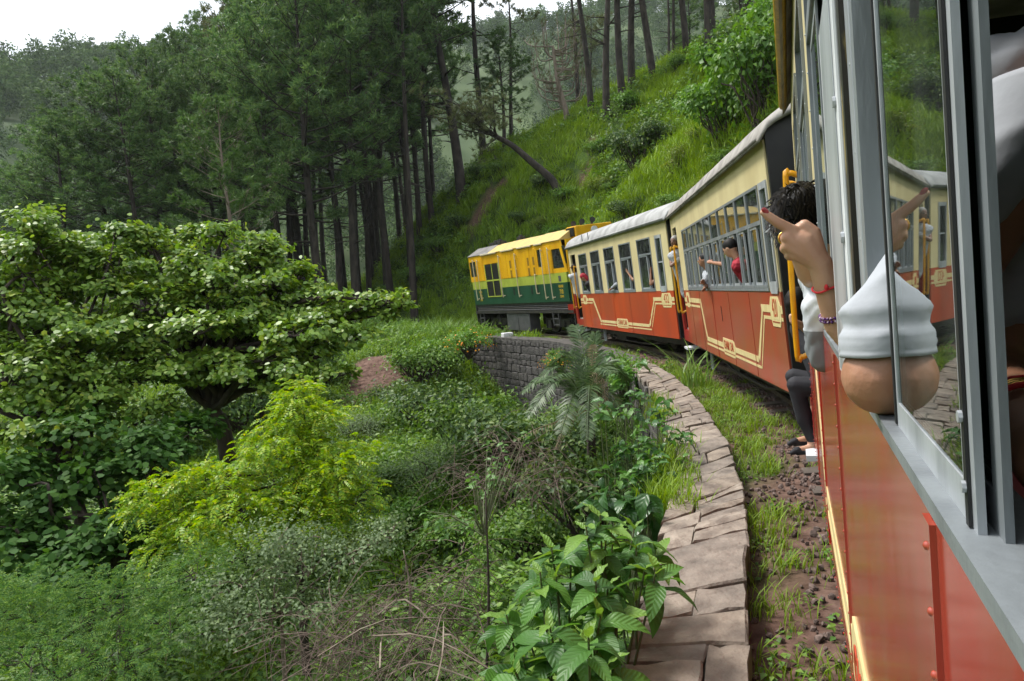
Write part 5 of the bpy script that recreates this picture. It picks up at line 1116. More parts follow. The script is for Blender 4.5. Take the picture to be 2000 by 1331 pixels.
# ------------------------------------------------------------------ broadleaf trees at the left
def lobes_px(lst): return [(at(px, py, Y), rx * Y / FPX, ry * Y / FPX) for px, py, Y, rx, ry in lst]
def leafy_tree(name, label, cat, trunk, lob, per, L, W, shape, mat, bark, r0, clumps=13, spread=.33, frond=None, singles=0, group=None, split=0):
    """trunk pixels, crown lobes in pixels; leaves in clumps on the lobes"""
    trunk = list(trunk); trunk[0] = Vector((trunk[0].x, trunk[0].y, min(trunk[0].z, gz(trunk[0].x, trunk[0].y) - .2))); base = trunk[0]; o = empty(name, base); tag(o, label, cat, group); B = np.array(base); rd = random.Random(len(lob)); mb = MB()
    mb.tube(catm([p - base for p in trunk], 4), list(np.linspace(r0, r0 * .6, (len(trunk) - 1) * 4 + 1)), 10, cap=False)
    top = trunk[-1] - base; parts = []
    if frond is None and split:      # break every lobe into flat tiers
        nl_ = []
        for c, rx, rz in lob:
            for q in range(split):
                a = 2.4 * q + rd.uniform(-.5, .5); f_ = rd.uniform(.45, .75); nl_.append((Vector(c) + Vector((math.cos(a) * rx * f_, math.sin(a) * rx * f_ * .8, rz * (-.7 + 1.5 * (q + rd.random()) / split))), rx * rd.uniform(.42, .62), rz * rd.uniform(.42, .62)))
        lob = nl_
    for c, rx, rz in lob:
        c = np.array(c) - B; r = (rx, max(rx * .8, .5), rz); n = int(per * rx * rz * 4)
        if frond is None:
            f, cc = foliage(c, r, n, L, W, shape, clumps, spread, up=.8 if split else .5); parts.append(f)
        else:
            cu = rdir(clumps); cu[:, 2] = np.where(cu[:, 2] < -.3, -cu[:, 2], cu[:, 2]); cc = c + cu * rng.uniform(.5, 1, (clumps, 1)) * np.array(r); k = rng.integers(0, clumps, n)
            P = cc[k] + rng.normal(size=(n, 3)) * np.array(r) * spread; q = unit((P - c) / np.array(r)); D = unit(q * np.array([1, 1, .5]) + rng.normal(size=(n, 3)) * .5); N = unit(np.array([0, 0, 1.]) + q * .5 + rng.normal(size=(n, 3)) * .3)
            parts.append(frond_leaves(P, D, N, L * rng.uniform(.7, 1.2, n), **frond))
        limb_tree(mb, top if rd.random() < .7 else (trunk[-2] - base), [c], r0 * .42, .13, rd, 6); limb_tree(mb, c - np.array([0, 0, rz * .3]), [tuple(v) for v in cc[:7]], r0 * .12, .1, rd, 4)
    put('trunk', mb.mesh('trunk', bark, True), None, o); put('crown', npmesh('crown', *merge(parts), mat), None, o, kind='stuff')
    if singles:
        # the leaves that show largest, one object each, on the near upper side
        o_, fs = LEAF[shape]; me_ = npmesh('leaf', *leaves(np.zeros((1, 3)), np.array([[1., 0, 0]]), np.array([[0, 0, 1.]]), np.array([L]), np.array([W]), shape), mat)
        mats_ = []
        for i in range(singles):
            c, rx, rz = lob[i % len(lob)]; u = rdir(1)[0]; u[1] = -abs(u[1]); u[2] = abs(u[2]) * .9 + .1; u = u / np.linalg.norm(u); pos = Vector((np.array(c) - B) + u * np.array((rx, rx * .8, rz)) * rng.uniform(.85, 1.08))
            lf = put('leaf', me_, None, o, pos); lf.rotation_euler = (rng.normal(.35, .4), rng.normal(0, .45), rng.uniform(0, 6.28)); s = rng.uniform(.8, 1.25); lf.scale = (s, s, s)
    return o
tA = [at(455, 930, 13), at(440, 860, 13), at(415, 800, 13), at(395, 730, 13)]; tA[0].z = gz(tA[0].x, tA[0].y) - .3
leafy_tree('broadleaf_tree', 'big spreading tree with round light green leaves and leaning trunk', 'tree', tA,
           lobes_px([(330, 500, 13.8, 95, 65), (415, 555, 13, 95, 60), (500, 495, 14, 75, 55), (545, 560, 13.5, 80, 60), (430, 640, 12.5, 110, 55), (555, 655, 12.5, 125, 50), (640, 640, 13, 105, 42), (705, 605, 13.4, 75, 32), (757, 590, 13.4, 45, 22), (600, 715, 12.2, 85, 40), (480, 735, 12.2, 100, 50), (280, 600, 12.8, 120, 65), (330, 720, 12.2, 100, 50), (590, 590, 13.6, 60, 40), (240, 520, 13.8, 80, 60)]),
           1000, .10, .08, 'round', L_ROUND, B_BARK, .17, singles=150, split=5, clumps=8, spread=.27)
tB = [at(160, 1190, 11), at(165, 1080, 11), at(150, 980, 11), at(110, 880, 11.2)]; tB[0].z = gz(tB[0].x, tB[0].y) - .3
leafy_tree('broadleaf_tree', 'leafy tree filling the left edge with dark lower branches', 'tree', tB,
           lobes_px([(50, 600, 12, 130, 85), (150, 490, 12.6, 125, 70), (90, 540, 12.2, 110, 70), (180, 660, 11.8, 120, 65), (60, 730, 11.2, 120, 80), (230, 770, 11.6, 110, 65), (-40, 660, 11.6, 120, 110), (110, 840, 10.8, 130, 75)]),
           950, .10, .078, 'round', L_ROUND, B_BARK, .13, singles=120, split=5, clumps=8, spread=.27)
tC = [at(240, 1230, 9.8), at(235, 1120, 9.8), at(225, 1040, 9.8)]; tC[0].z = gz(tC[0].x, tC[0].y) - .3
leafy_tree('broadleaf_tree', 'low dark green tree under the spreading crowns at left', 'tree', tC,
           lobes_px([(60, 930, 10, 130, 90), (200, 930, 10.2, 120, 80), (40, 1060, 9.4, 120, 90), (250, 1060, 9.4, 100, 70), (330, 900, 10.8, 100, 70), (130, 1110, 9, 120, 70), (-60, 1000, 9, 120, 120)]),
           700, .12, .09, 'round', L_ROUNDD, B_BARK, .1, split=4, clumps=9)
tY = [at(575, 1060, 9.2), at(578, 980, 9.2), at(590, 900, 9.2)]; tY[0].z = gz(tY[0].x, tY[0].y) - .3
leafy_tree('yellow_green_tree', 'bright yellow-green small tree with feathery leaves in the gully', 'tree', tY,
           lobes_px([(590, 825, 9.4, 85, 55), (545, 890, 9.1, 100, 55), (640, 930, 9.0, 90, 60), (420, 955, 8.8, 105, 50), (320, 1000, 8.6, 85, 55), (470, 1015, 8.4, 120, 55), (610, 1010, 8.7, 95, 55), (690, 975, 9.0, 55, 45), (380, 1060, 8.2, 100, 50), (590, 780, 9.5, 50, 30)]),
           480, .17, 0, None, L_YEL, B_BARK, .06, clumps=22, spread=.2, frond=dict(pairs=6, lw=.5, ll=.36, sag=.6))
leafy_tree('feathery_shrub', 'feathery green shrub in the bottom left corner', 'shrub', [at(120, 1420, 6), at(110, 1330, 6), at(110, 1260, 6)],
           lobes_px([(60, 1200, 6.2, 130, 60), (210, 1180, 6.4, 110, 55), (330, 1220, 6.4, 80, 55), (60, 1290, 5.6, 130, 60), (230, 1290, 5.8, 120, 60), (-40, 1250, 6, 90, 90), (380, 1120, 7, 60, 50)]),
           700, .17, 0, None, L_FEATH, B_BARK, .03, clumps=18, spread=.3, frond=dict(pairs=9, lw=.3, ll=.2, sag=.3))
leafy_tree('grey_green_shrub', 'fine-leaved grey-green shrub in front of the yellow-green tree', 'shrub', [at(560, 1400, 7), at(555, 1300, 7), at(550, 1200, 7)],
           lobes_px([(540, 1060, 7.2, 95, 55), (470, 1130, 7, 95, 60), (600, 1110, 7, 110, 60), (520, 1200, 6.7, 120, 60), (640, 1180, 6.8, 80, 50), (440, 1230, 6.5, 90, 70), (700, 1080, 7.2, 80, 45), (760, 1050, 7.4, 70, 40)]),
           1500, .05, .03, 'fold', L_GREY, B_TWIG, .03, clumps=20, spread=.3)
# ------------------------------------------------------------------ palm, broad-leaved plant, wall creepers, brushwood
def frond_mesh(pts, n, ll, lw, mat, seed, droop=.35, taper=1.):
    """palm frond along a curve: rib plus two rows of narrow leaflets"""
    g = np.random.default_rng(seed); C = np.array(catm(pts, 8)); u = np.linspace(0, 1, len(C)); ts = np.linspace(.12, .99, n); Pm = np.stack([np.interp(ts, u, C[:, i]) for i in range(3)], 1); T = unit(np.gradient(Pm, axis=0)); up = np.array([0, 0, 1.])
    S = unit(np.cross(T, up + g.normal(0, .02, 3))); out = []
    prof = np.sin(np.pi * np.clip(.18 + ts * .75, 0, 1)) ** .7 * ll
    for sg in (-1, 1):
        D = unit(S * sg + T * .75 + up * (.25 - droop) + g.normal(size=(n, 3)) * .12); out.append(leaves(Pm, D, unit(np.cross(D, T)) * sg + g.normal(size=(n, 3)) * .1, prof * g.uniform(.8, 1.1, n), lw, 'rhomb'))
    V, F = merge(out); mb = MB().tube(pts if len(pts) > 5 else catm(pts, 4), .008, 4, cap=False)
    k = len(V); V = np.concatenate([V, np.array(mb.v)]); F = np.concatenate([F, np.array([f for f in mb.f]) + k])
    return npmesh('frond', V, F, mat)
pb = at(1150, 790, 9.6); palm = empty('date_palm', Vector((pb.x, pb.y, pb.z - .9))); tag(palm, 'small date palm with arching grey-green fronds below the wall', 'palm')
pbl = palm.location.copy()
for i, (mx_, my, tx, ty, dy, dead) in enumerate(((1080, 690, 1000, 745, -.4, 0), (1075, 720, 1010, 800, -.8, 0), (1110, 660, 1060, 690, .5, 0), (1135, 640, 1120, 600, .6, 0), (1190, 680, 1235, 720, .4, 0), (1185, 740, 1230, 800, -.5, 0), (1120, 740, 1085, 835, -1.2, 0), (1150, 730, 1145, 850, -1.5, 0), (1170, 690, 1200, 700, -.9, 0),
                                                (1100, 705, 1040, 720, -1.3, 0), (1160, 690, 1163, 615, .1, 0), (1140, 690, 1180, 660, .9, 0), (1157, 670, 1158, 640, -.1, 1), (1165, 700, 1172, 800, -.7, 1), (1110, 800, 1075, 870, -.8, 1), (1180, 715, 1190, 790, -.6, 1), (1080, 810, 990, 850, -.6, 1))):
    b = Vector((pb.x, pb.y, pb.z + .02)); m_ = at(mx_, my, 9.6 + dy * .5); t = at(tx, ty, 9.6 + dy); pts = [p - pbl for p in (b, b.lerp(m_, .55) + Vector((0, 0, .06)), m_, m_.lerp(t, .55) + Vector((0, 0, .03)), t)]
    palm.scale = (.88, .88, .88); put('frond', frond_mesh(pts, 64 if not dead else 26, .27 if not dead else .13, .026 if not dead else .014, L_STRAW if dead else L_PALM, i, .35 if not dead else .9), None, palm)
shrub('dark2', (pb.x - .1, pb.y - .55, gz(pb.x - .1, pb.y - .55) - .1), 1.15, 'dark leafy bush hiding the foot of the palm', GG, 1.25)
shrub('weed', (pb.x + .35, pb.y - .8, gz(pb.x + .35, pb.y - .8) - .1), .9, 'green leafy bush between palm foot and wall creeper', GG, 1.3)
shrub('weed', (pb.x - .75, pb.y - .3, gz(pb.x - .75, pb.y - .3) - .1), 1.0, 'green leafy bush left of the palm foot', GG, 1.0)
MB().tube([(0, 0, -.6), (0, 0, .5), pb - pbl], [.08, .07, .04], 8).build('stem', B_BARK, palm)

def veined(name, cols, **kw):
    """leaf material with pale side veins in relief (leaf-local coordinates)"""
    m = leafmat(name, cols, **kw); nt = m.node_tree; n = nt.nodes; l = nt.links; p = n['Principled BSDF']
    tcn = n.new('ShaderNodeTexCoord'); sp = n.new('ShaderNodeSeparateXYZ'); l.new(tcn.outputs['Object'], sp.inputs[0])
    ab = n.new('ShaderNodeMath'); ab.operation = 'ABSOLUTE'; l.new(sp.outputs['Y'], ab.inputs[0])
    mu = n.new('ShaderNodeMath'); mu.operation = 'MULTIPLY_ADD'; mu.inputs[1].default_value = -1.1; l.new(ab.outputs[0], mu.inputs[0]); l.new(sp.outputs['X'], mu.inputs[2])
    fr = n.new('ShaderNodeMath'); fr.operation = 'MULTIPLY'; fr.inputs[1].default_value = 330; l.new(mu.outputs[0], fr.inputs[0])
    si = n.new('ShaderNodeMath'); si.operation = 'SINE'; l.new(fr.outputs[0], si.inputs[0])
    b = n.new('ShaderNodeBump'); b.inputs['Strength'].default_value = .35; b.inputs['Distance'].default_value = .003; l.new(si.outputs[0], b.inputs['Height']); l.new(b.outputs[0], p.inputs['Normal'])
    return m
L_HERO = [veined('broad_leaf_%d' % i, [c, c2], trans=.36, rough=.42, spec=.4) for i, (c, c2) in enumerate((((.06, .16, .028), (.075, .185, .032)), ((.09, .215, .034), (.105, .24, .04)), ((.045, .12, .024), (.055, .14, .03)), ((.15, .28, .045), (.18, .32, .05))))]
def hero_leaf(L, W, droop, mat, seed):
    rd = random.Random(seed); mb = MB(); nu, nv = 8, 4; ph = rd.uniform(0, 6)
    for i in range(nu + 1):
        t = i / nu; w = W * .5 * (math.sin(math.pi * min(1, t ** .8)) ** .8) * (1.15 - .35 * t) + .0008
        a = droop * t; x = L * (math.sin(a) / droop if droop else t); z = -L * (1 - math.cos(a)) / droop
        for j in range(nv + 1):
            s = (j / nv - .5) * 2; mb.v.append((x, s * w, z + abs(s) * w * .28 + .004 * math.sin(t * 14 + ph) * abs(s)))
    for i in range(nu):
        for j in range(nv): k = i * (nv + 1) + j; mb.f.append((k, k + nv + 1, k + nv + 2, k + 1))
    return mb.mesh('leaf', mat, True)
HL = [hero_leaf(.19, .078, .7 + .25 * (i % 4), L_HERO[(0, 1, 0, 2, 3, 1, 0, 2)[i]], i) for i in range(8)]
HY_ = [hero_leaf(.12, .045, .5, L_HERO[3], 20), hero_leaf(.10, .035, .4, L_HERO[3], 21)]
bb0 = at(1140, 1420, 2.9); hero = empty('broad_leaved_plant', Vector((bb0.x, bb0.y, gz(bb0.x, bb0.y) - .1))); tag(hero, 'large bush of long pointed green leaves beside the near wall', 'plant'); rdh = random.Random(6); stems = MB(); nl = 0
tipsp = []
for cx_, cy_, Y, rx, ry, n in ((1150, 1060, 3.3, 80, 55, 6), (1230, 1050, 3.25, 60, 45, 5), (1080, 1150, 3.05, 70, 60, 6), (1190, 1150, 2.9, 80, 60, 7), (1060, 1260, 2.75, 70, 60, 6), (1150, 1270, 2.6, 70, 55, 6), (1270, 1110, 3.0, 35, 35, 3), (1020, 1330, 2.6, 50, 40, 3)):
    for _ in range(n): tipsp.append(at(rdh.gauss(cx_, rx * .55), rdh.gauss(cy_, ry * .55), Y + rdh.gauss(0, .14)))
for t in tipsp:
    b = Vector((bb0.x + rdh.gauss(0, .18), bb0.y + rdh.gauss(0, .12), hero.location.z)); m_ = b.lerp(t, .6) + Vector((rdh.gauss(0, .04), rdh.gauss(0, .04), .08))
    stems.tube([p - hero.location for p in (b, m_, t)], [.012, .008, .004], 5, cap=False)
    az0 = rdh.uniform(0, 6.28)
    for k in range(7):
        if nl >= 292: break
        young = k >= 5; me_ = rdh.choice(HY_) if young else rdh.choice(HL); lf = put('leaf', me_, None, hero, t - hero.location - Vector((0, 0, .014 * (6 - k))))
        az0 += 2.4; lf.rotation_euler = (rdh.gauss(0, .3), (-.75 if young else -.12) + rdh.gauss(.0, .28), az0 + rdh.gauss(0, .2)); s = rdh.uniform(.72, 1.18) * (1 if not young else .85); lf.scale = (s, s, s); nl += 1
stems.build('stems', B_STEM, hero, smooth=True)
# creeper and small plants on the valley side of the wall
VL = [hero_leaf(.115, .058, .8 + .3 * i, veined('creeper_leaf_%d' % i, [c, c2], trans=.36, rough=.34, spec=.5), 30 + i) for i, (c, c2) in enumerate((((.06, .16, .03), (.07, .18, .035)), ((.10, .22, .04), (.12, .25, .05)), ((.04, .11, .03), (.05, .13, .03))))]
def leafplant(name, label, base, spots, meshes, per, sc, maxn=290, tilt=-.15):
    base = Vector((base.x, base.y, min(base.z, gz(base.x, base.y) - .05) if name not in ('wall_top_plant', 'slender_sapling') else base.z)); o = empty(name, base); tag(o, label, 'plant'); st = MB(); k_ = 0
    for cx_, cy_, Y, rx, ry, n in spots:
        for _ in range(n):
            t = at(rdh.gauss(cx_, rx * .5), rdh.gauss(cy_, ry * .5), Y + rdh.gauss(0, .12)); b = base + Vector((rdh.gauss(0, .12), rdh.gauss(0, .15), 0)) * (.1 if name == 'slender_sapling' else 1); st.tube([p - base for p in (b, b.lerp(t, .6) + Vector((0, 0, .05)), t)], [.008, .006, .003], 4, cap=False); a0 = rdh.uniform(0, 6.28)
            for k in range(per):
                if k_ >= maxn: break
                lf = put('leaf', rdh.choice(meshes), None, o, t - base - Vector((0, 0, .02 * k))); a0 += 2.4; lf.rotation_euler = (rdh.gauss(0, .3), tilt + rdh.gauss(0, .3), a0); s = sc * rdh.uniform(.7, 1.2); lf.scale = (s, s, s); k_ += 1
    st.build('stems', B_STEM, o, smooth=True)
leafplant('wall_creeper', 'glossy light green leaves hanging over the valley edge of the wall', at(1240, 1010, 6.2), [(1240, 800, 6.9, 40, 35, 10), (1275, 860, 6.3, 40, 40, 12), (1225, 860, 6.6, 40, 40, 8), (1270, 920, 5.9, 40, 35, 11), (1225, 930, 6.0, 40, 40, 9), (1300, 800, 6.8, 25, 25, 4)], VL, 5, 1.05)
leafplant('young_plant', 'dark glossy seedling with wide leaves at the foot of the wall', at(1230, 1030, 5.2), [(1225, 965, 5.2, 45, 25, 6), (1265, 985, 4.9, 30, 25, 4)], [VL[2]], 6, 1.5, tilt=.05)
leafplant('bank_plant', 'tall leafy plant against the wall where coach 432 begins', at(1225, 800, 12.6), [(1225, 715, 12.8, 45, 45, 12), (1215, 760, 12.4, 40, 40, 10)], VL[:2], 6, 1.9)
leafplant('slender_sapling', 'thin dark sapling with pale leaves in the gully foreground', at(945, 1045, 5.5), [(900, 1010, 5.6, 45, 45, 7), (960, 900, 5.8, 40, 50, 7), (1000, 870, 6.0, 30, 30, 5), (930, 950, 5.6, 25, 30, 5), (850, 1000, 5.7, 30, 30, 3)], [VL[1]], 5, .62)
leafplant('wall_top_plant', 'small leafy sprout growing on the flagstone wall top', at(1335, 880, 6.35), [(1335, 850, 6.4, 10, 8, 2)], VL[:1], 4, .9)
# dry brushwood
def brush(name, label, spots, n, ln, r, mat, seed, arch=.3):
    rd = random.Random(seed); base = at(*spots[0][:3]); o = empty(name, base); tag(o, label, 'brushwood'); mb = MB()
    for i in range(n):
        px, py, Y, rx, ry = rd.choice(spots); c = at(px + rd.gauss(0, rx * .5), py + rd.gauss(0, ry * .5), Y + rd.gauss(0, .35)) - base; a = rd.uniform(0, 6.28); el = rd.gauss(.15, .4); l_ = ln * rd.uniform(.4, 1.2); d = Vector((math.cos(a) * math.cos(el), math.sin(a) * math.cos(el), math.sin(el)))
        mb.tube(catm([c - d * l_ * .5, c + Vector((rd.gauss(0, .05), rd.gauss(0, .05), l_ * arch * rd.random())), c + d * l_ * .5 - Vector((0, 0, l_ * .15))], 3), [r * rd.uniform(.7, 1.2)] * 6 + [r * .3], 3, cap=False)
    put('twigs', mb.mesh('twigs', mat), None, o, kind='stuff'); return o
B_TWIG2 = paint('brown_twig', (.075, .05, .038), (.14, .10, .08), rough=.9, scale=9)
brush('brushwood', 'heap of dry brown twigs in the gully foreground', [(760, 1210, 6.2, 130, 60), (880, 1160, 6.2, 100, 80), (640, 1280, 5.8, 110, 50), (820, 1300, 5.4, 130, 50)], 330, 1.0, .003, B_TWIG2, 1)
brush('brushwood', 'dark tangle of dead stems below the palm', [(1000, 900, 8.0, 80, 60), (930, 950, 7.6, 80, 60), (1060, 940, 7.4, 60, 60)], 170, .9, .0028, B_TWIG2, 2)
brush('brushwood', 'pale bent dead stalks in front of the brown twigs', [(800, 1240, 5.6, 120, 50), (900, 1290, 5.2, 80, 40)], 10, 1.4, .006, B_TWIG, 3, .25)
for a, b, lb, r in (((788, 1075, 6.1), (800, 1222, 6.0), 'pale bare stick standing among the dry twigs', .011), ((948, 960, 5.5), (946, 1400, 5.4), 'thin dark stem rising in the gully foreground', .012), ((330, 1190, 6.3), (322, 1300, 6.2), 'thin pale stem in the feathery shrub', .008)):
    p, q = at(*a), at(*b); o = MB().tube(catm([Vector((0, 0, 0)), (p - q) * .5 + Vector((.03, 0, 0)), p - q], 4), [r] * 5 + [r * .8, r * .7, r * .6, r * .5], 6).build('dead_stem', B_TWIG if 'pale' in lb else B_BARK, smooth=True, loc=q); tag(o, lb, 'stem', 'single stems in the gully')
p = at(991, 661, 26.6); bk = MB().box(-.2, .2, -.14, .14, 0, .22).build('marker_block', M_WHITEB, loc=(p.x, p.y, p.z - .01), bevel=.035); bk.rotation_euler = (0, 0, .45); tag(bk, 'small white painted block on top of the far wall', 'marker block')

# ------------------------------------------------------------------ people
M_SKIN = paint('warm_skin', (.37, .185, .11), (.25, .115, .065), rough=.5, scale=16, lo=.35, hi=.9, bump=.1, bscale=70, sss=.12)
M_SKINL = paint('light_skin', (.54, .32, .215), (.47, .26, .17), rough=.48, scale=12, bump=.06, bscale=120, sss=.12)
M_SKIND = paint('brown_skin', (.17, .085, .055), (.14, .07, .045), rough=.5, scale=14)
M_HAIR = paint('black_hair', (.005, .0045, .0045), (.011, .009, .008), rough=.6, scale=30, spec=.25)
M_HAIRG = paint('grey_hair', (.25, .24, .23), rough=.6)
M_WSHIRT = paint('white_cotton', (.40, .42, .455), (.35, .37, .405), rough=.85, scale=8, bump=.25, bscale=9)
M_DCLOTH = paint('dark_cloth', (.012, .012, .016), (.02, .02, .026), rough=.8, scale=9)
M_RCLOTH = paint('red_cloth', (.36, .012, .03), (.28, .01, .022), rough=.8, scale=9)
M_BLCLOTH = paint('blue_cloth', (.04, .10, .22), rough=.8)
M_PINK = paint('pink_cloth', (.42, .05, .12), rough=.8)
M_NAIL = paint('red_nail', (.30, .015, .02), rough=.15, coat=.6)
M_THREAD = paint('red_thread', (.62, .03, .035), rough=.8)
M_BEAD = paint('purple_beads', (.10, .02, .16), (.55, .42, .5), rough=.3, scale=160, lo=.52, hi=.56)
M_JEWEL = paint('gold_metal', (.65, .40, .10), rough=.25, metal=.9)
M_EYE = paint('dark_eye', (.01, .008, .007), rough=.2)
ICO = []
for _sub in (2, 3):
    _b = bmesh.new(); bmesh.ops.create_icosphere(_b, subdivisions=_sub, radius=1); ICO.append((np.array([v.co[:] for v in _b.verts]), np.array([[v.index for v in f.verts] for f in _b.faces]))); _b.free()
def blob(name, shapes, mat, parent, voxel, smooth=4, base=Vector((0, 0, 0)), wrinkle=0.):
    """one continuous skin over overlapping tapered limbs (capsules) and ellipsoids"""
    Vs, Fs, k0 = [], [], 0
    def ball(M, t):
        nonlocal k0
        v, f = ICO[t]; Mn = np.array(M); Vs.append(v @ Mn[:3, :3].T + Mn[:3, 3]); Fs.append(f + k0); k0 += len(v)
    for sh in shapes:
        if sh[0] == 'c':
            _, p0, p1, r0, r1 = sh; p0, p1 = Vector(p0), Vector(p1); n = max(2, int((p1 - p0).length / (min(r0, r1) * .45)) + 1)
            for i in range(n + 1):
                t = i / n; r = r0 + (r1 - r0) * t; ball(Matrix.Translation(p0.lerp(p1, t) - base) @ Matrix.Diagonal((r, r, r, 1)), 0)
        else:
            _, c, r, rot = sh; ball(Matrix.Translation(Vector(c) - base) @ rot.to_4x4() @ Matrix.Diagonal((*r, 1)), 1)
    me = npmesh(name, np.concatenate(Vs), np.concatenate(Fs)); ob = bpy.data.objects.new(name, me); TMP.collection.objects.link(ob)
    md = ob.modifiers.new('r', 'REMESH'); md.mode = 'VOXEL'; md.voxel_size = voxel; ms = ob.modifiers.new('s', 'SMOOTH'); ms.iterations = smooth; ms.factor = .5
    TMP.view_layers[0].update(); dg = TMP.view_layers[0].depsgraph; me2 = bpy.data.meshes.new_from_object(ob.evaluated_get(dg)); bpy.data.objects.remove(ob); bpy.data.meshes.remove(me)
    if wrinkle:      # folds of cloth
        nv = len(me2.vertices); co = np.empty(nv * 3); me2.vertices.foreach_get('co', co); co = co.reshape(-1, 3); no = np.empty(nv * 3); me2.vertex_normals.foreach_get('vector', no); no = no.reshape(-1, 3)
        a = co @ np.array([31., 17., 44.]); b = co @ np.array([-22., 38., 19.]); w_ = np.abs(np.sin(a + 1.7 * np.sin(b * .7))) * .6 + np.abs(np.sin(b * 1.3 + 1.2 * np.sin(a * .8))) * .4 - .6
        me2.vertices.foreach_set('co', (co + no * (w_ * wrinkle)[:, None]).ravel())
    me2.polygons.foreach_set('use_smooth', [True] * len(me2.polygons)); me2.materials.clear(); me2.materials.append(mat); me2.name = name
    return put(name, me2, None, parent)
I3 = Matrix.Identity(3)
def frame3(f, u=Vector((0, 0, 1))):
    f = Vector(f).normalized(); r = f.cross(u).normalized(); u = r.cross(f); return Matrix((r, f, u)).transposed()
def hair_tufts(c, R, rad, n, ln, parent, mat, seed, back=-.2, low=-.1):
    g = np.random.default_rng(seed); q = rdir(n * 3, g); q = q[(q[:, 2] > low) & (q[:, 1] < .55 - back)][:n]; Rm = np.array(R); P = np.array(c) + (q * np.array(rad)) @ Rm.T; N = unit((q / np.array(rad)) @ Rm.T); T_ = np.cross(N, np.cross(np.array(R.col[1]) * -1., N)); D = unit(N * .16 + T_ * .5 + g.normal(size=P.shape) * .3 - np.array([0, 0, .75])); W = unit(np.cross(D, N)) * .0022
    L_ = (ln * g.uniform(.5, 1.2, len(P)))[:, None]; V = np.stack([P - W, P + W, P + D * L_ * .6 + N * .004 + W * .6, P + D * L_ - np.array([0, 0, .2]) * L_ + N * .002], 1).reshape(-1, 3); F = np.arange(len(V)).reshape(-1, 4)
    o = put('hair_strands', npmesh('hair_strands', V, F, mat), None, parent, kind='stuff'); return o
def person(label, head, face, k=1., shirt=M_WSHIRT, skin=M_SKIN, hair=M_HAIR, arms=(), hip=None, voxel=.012, headwear=None, group=None, sleeve=.55, extra=()):
    """upper body with head and face; arms = list of (elbow, hand) world points"""
    head = Vector(head); R = frame3(face); U_, Fv, Rv = R.col[2], R.col[1], R.col[0]; Z = Vector((0, 0, 1))
    hip = Vector(hip) if hip else head - Z * .68 * k; o = empty('person', hip); tag(o, label, 'person', group)
    neck = head - U_ * .13 * k - Fv * .01 * k; ax = (neck - hip).normalized(); chest = neck - ax * .16 * k; sh = Rv * .17 * k
    S = [('e', head, (.073 * k, .092 * k, .112 * k), R), ('e', head - U_ * .055 * k + Fv * .028 * k, (.052 * k, .06 * k, .062 * k), R), ('c', neck + U_ * .05 * k, chest, .05 * k, .06 * k), ('c', chest - sh * .75, chest + sh * .75, .075 * k, .075 * k), ('c', chest, hip, .13 * k, .14 * k), ('c', chest - sh * .4, hip - sh * .35, .10 * k, .11 * k), ('c', chest + sh * .4, hip + sh * .35, .10 * k, .11 * k),
         ('c', head + Fv * .088 * k - U_ * .0 * k, head + Fv * .104 * k - U_ * .026 * k, .010 * k, .014 * k), ('c', head + Fv * .083 * k - U_ * .062 * k - Rv * .016 * k, head + Fv * .083 * k - U_ * .062 * k + Rv * .016 * k, .010 * k, .010 * k)]
    for sg in (-1, 1): S.append(('e', head + Rv * sg * .074 * k - U_ * .01 * k, (.012 * k, .02 * k, .03 * k), R))
    C = [('c', chest - sh * .8, chest + sh * .8, .085 * k, .085 * k), ('c', chest, hip, .145 * k, .155 * k), ('c', chest - sh * .4, hip - sh * .35, .115 * k, .125 * k), ('c', chest + sh * .4, hip + sh * .35, .115 * k, .125 * k)]
    for i, (el, hd, side) in enumerate(arms):
        el, hd = Vector(el), Vector(hd); s0 = chest + sh * side; S += [('c', s0, el, .05 * k, .038 * k), ('c', el, hd, .038 * k, .025 * k)]; d = (hd - el).normalized(); sd = d.orthogonal().normalized(); b = d.cross(sd)
        S.append(('c', hd, hd + d * .06 * k, .026 * k, .03 * k))
        for q in range(4): o_ = sd * (q - 1.5) * .018 * k; S.append(('c', hd + d * .065 * k + o_, hd + d * (.12 - abs(q - 1.3) * .01) * k + o_ * 1.1 - b * .025 * k, .0105 * k, .0095 * k))
        S.append(('c', hd + d * .03 * k + sd * .03 * k, hd + d * .075 * k + sd * .055 * k, .011 * k, .010 * k))
        C += [('c', s0, s0.lerp(el, sleeve / .55) if sleeve <= .55 else el, .065 * k, .055 * k)]
        if sleeve > .55: C.append(('c', el, el.lerp(hd, .8), .052 * k, .042 * k))
    blob('body', S, skin, o, voxel, 3, hip); blob('shirt', C + list(extra), shirt, o, voxel, 3, hip, .012)
    hb = head - hip
    if headwear is None:
        blob('hair', [('e', head + U_ * .028 * k - Fv * .018 * k, (.084 * k, .098 * k, .098 * k), R)] , hair, o, voxel * .8, 2, hip)
    else:
        blob('headwear', [('e', head + U_ * .03 * k - Fv * .015 * k, (.088 * k, .103 * k, .10 * k), R)] + ([('c', head - Fv * .06 * k, head - Fv * .07 * k - U_ * .16 * k, .075 * k, .06 * k)] if headwear[1] else []), headwear[0], o, voxel * .8, 2, hip)
    ey = MB()
    for sg in (-1, 1): c = hb + Rv * sg * .03 * k + Fv * .086 * k + U_ * .006 * k; ey.tube([c - Fv * .008 * k, c + Fv * .003 * k], [.011 * k, .006 * k], 8)
    ey.build('eyes', M_EYE, o); return o
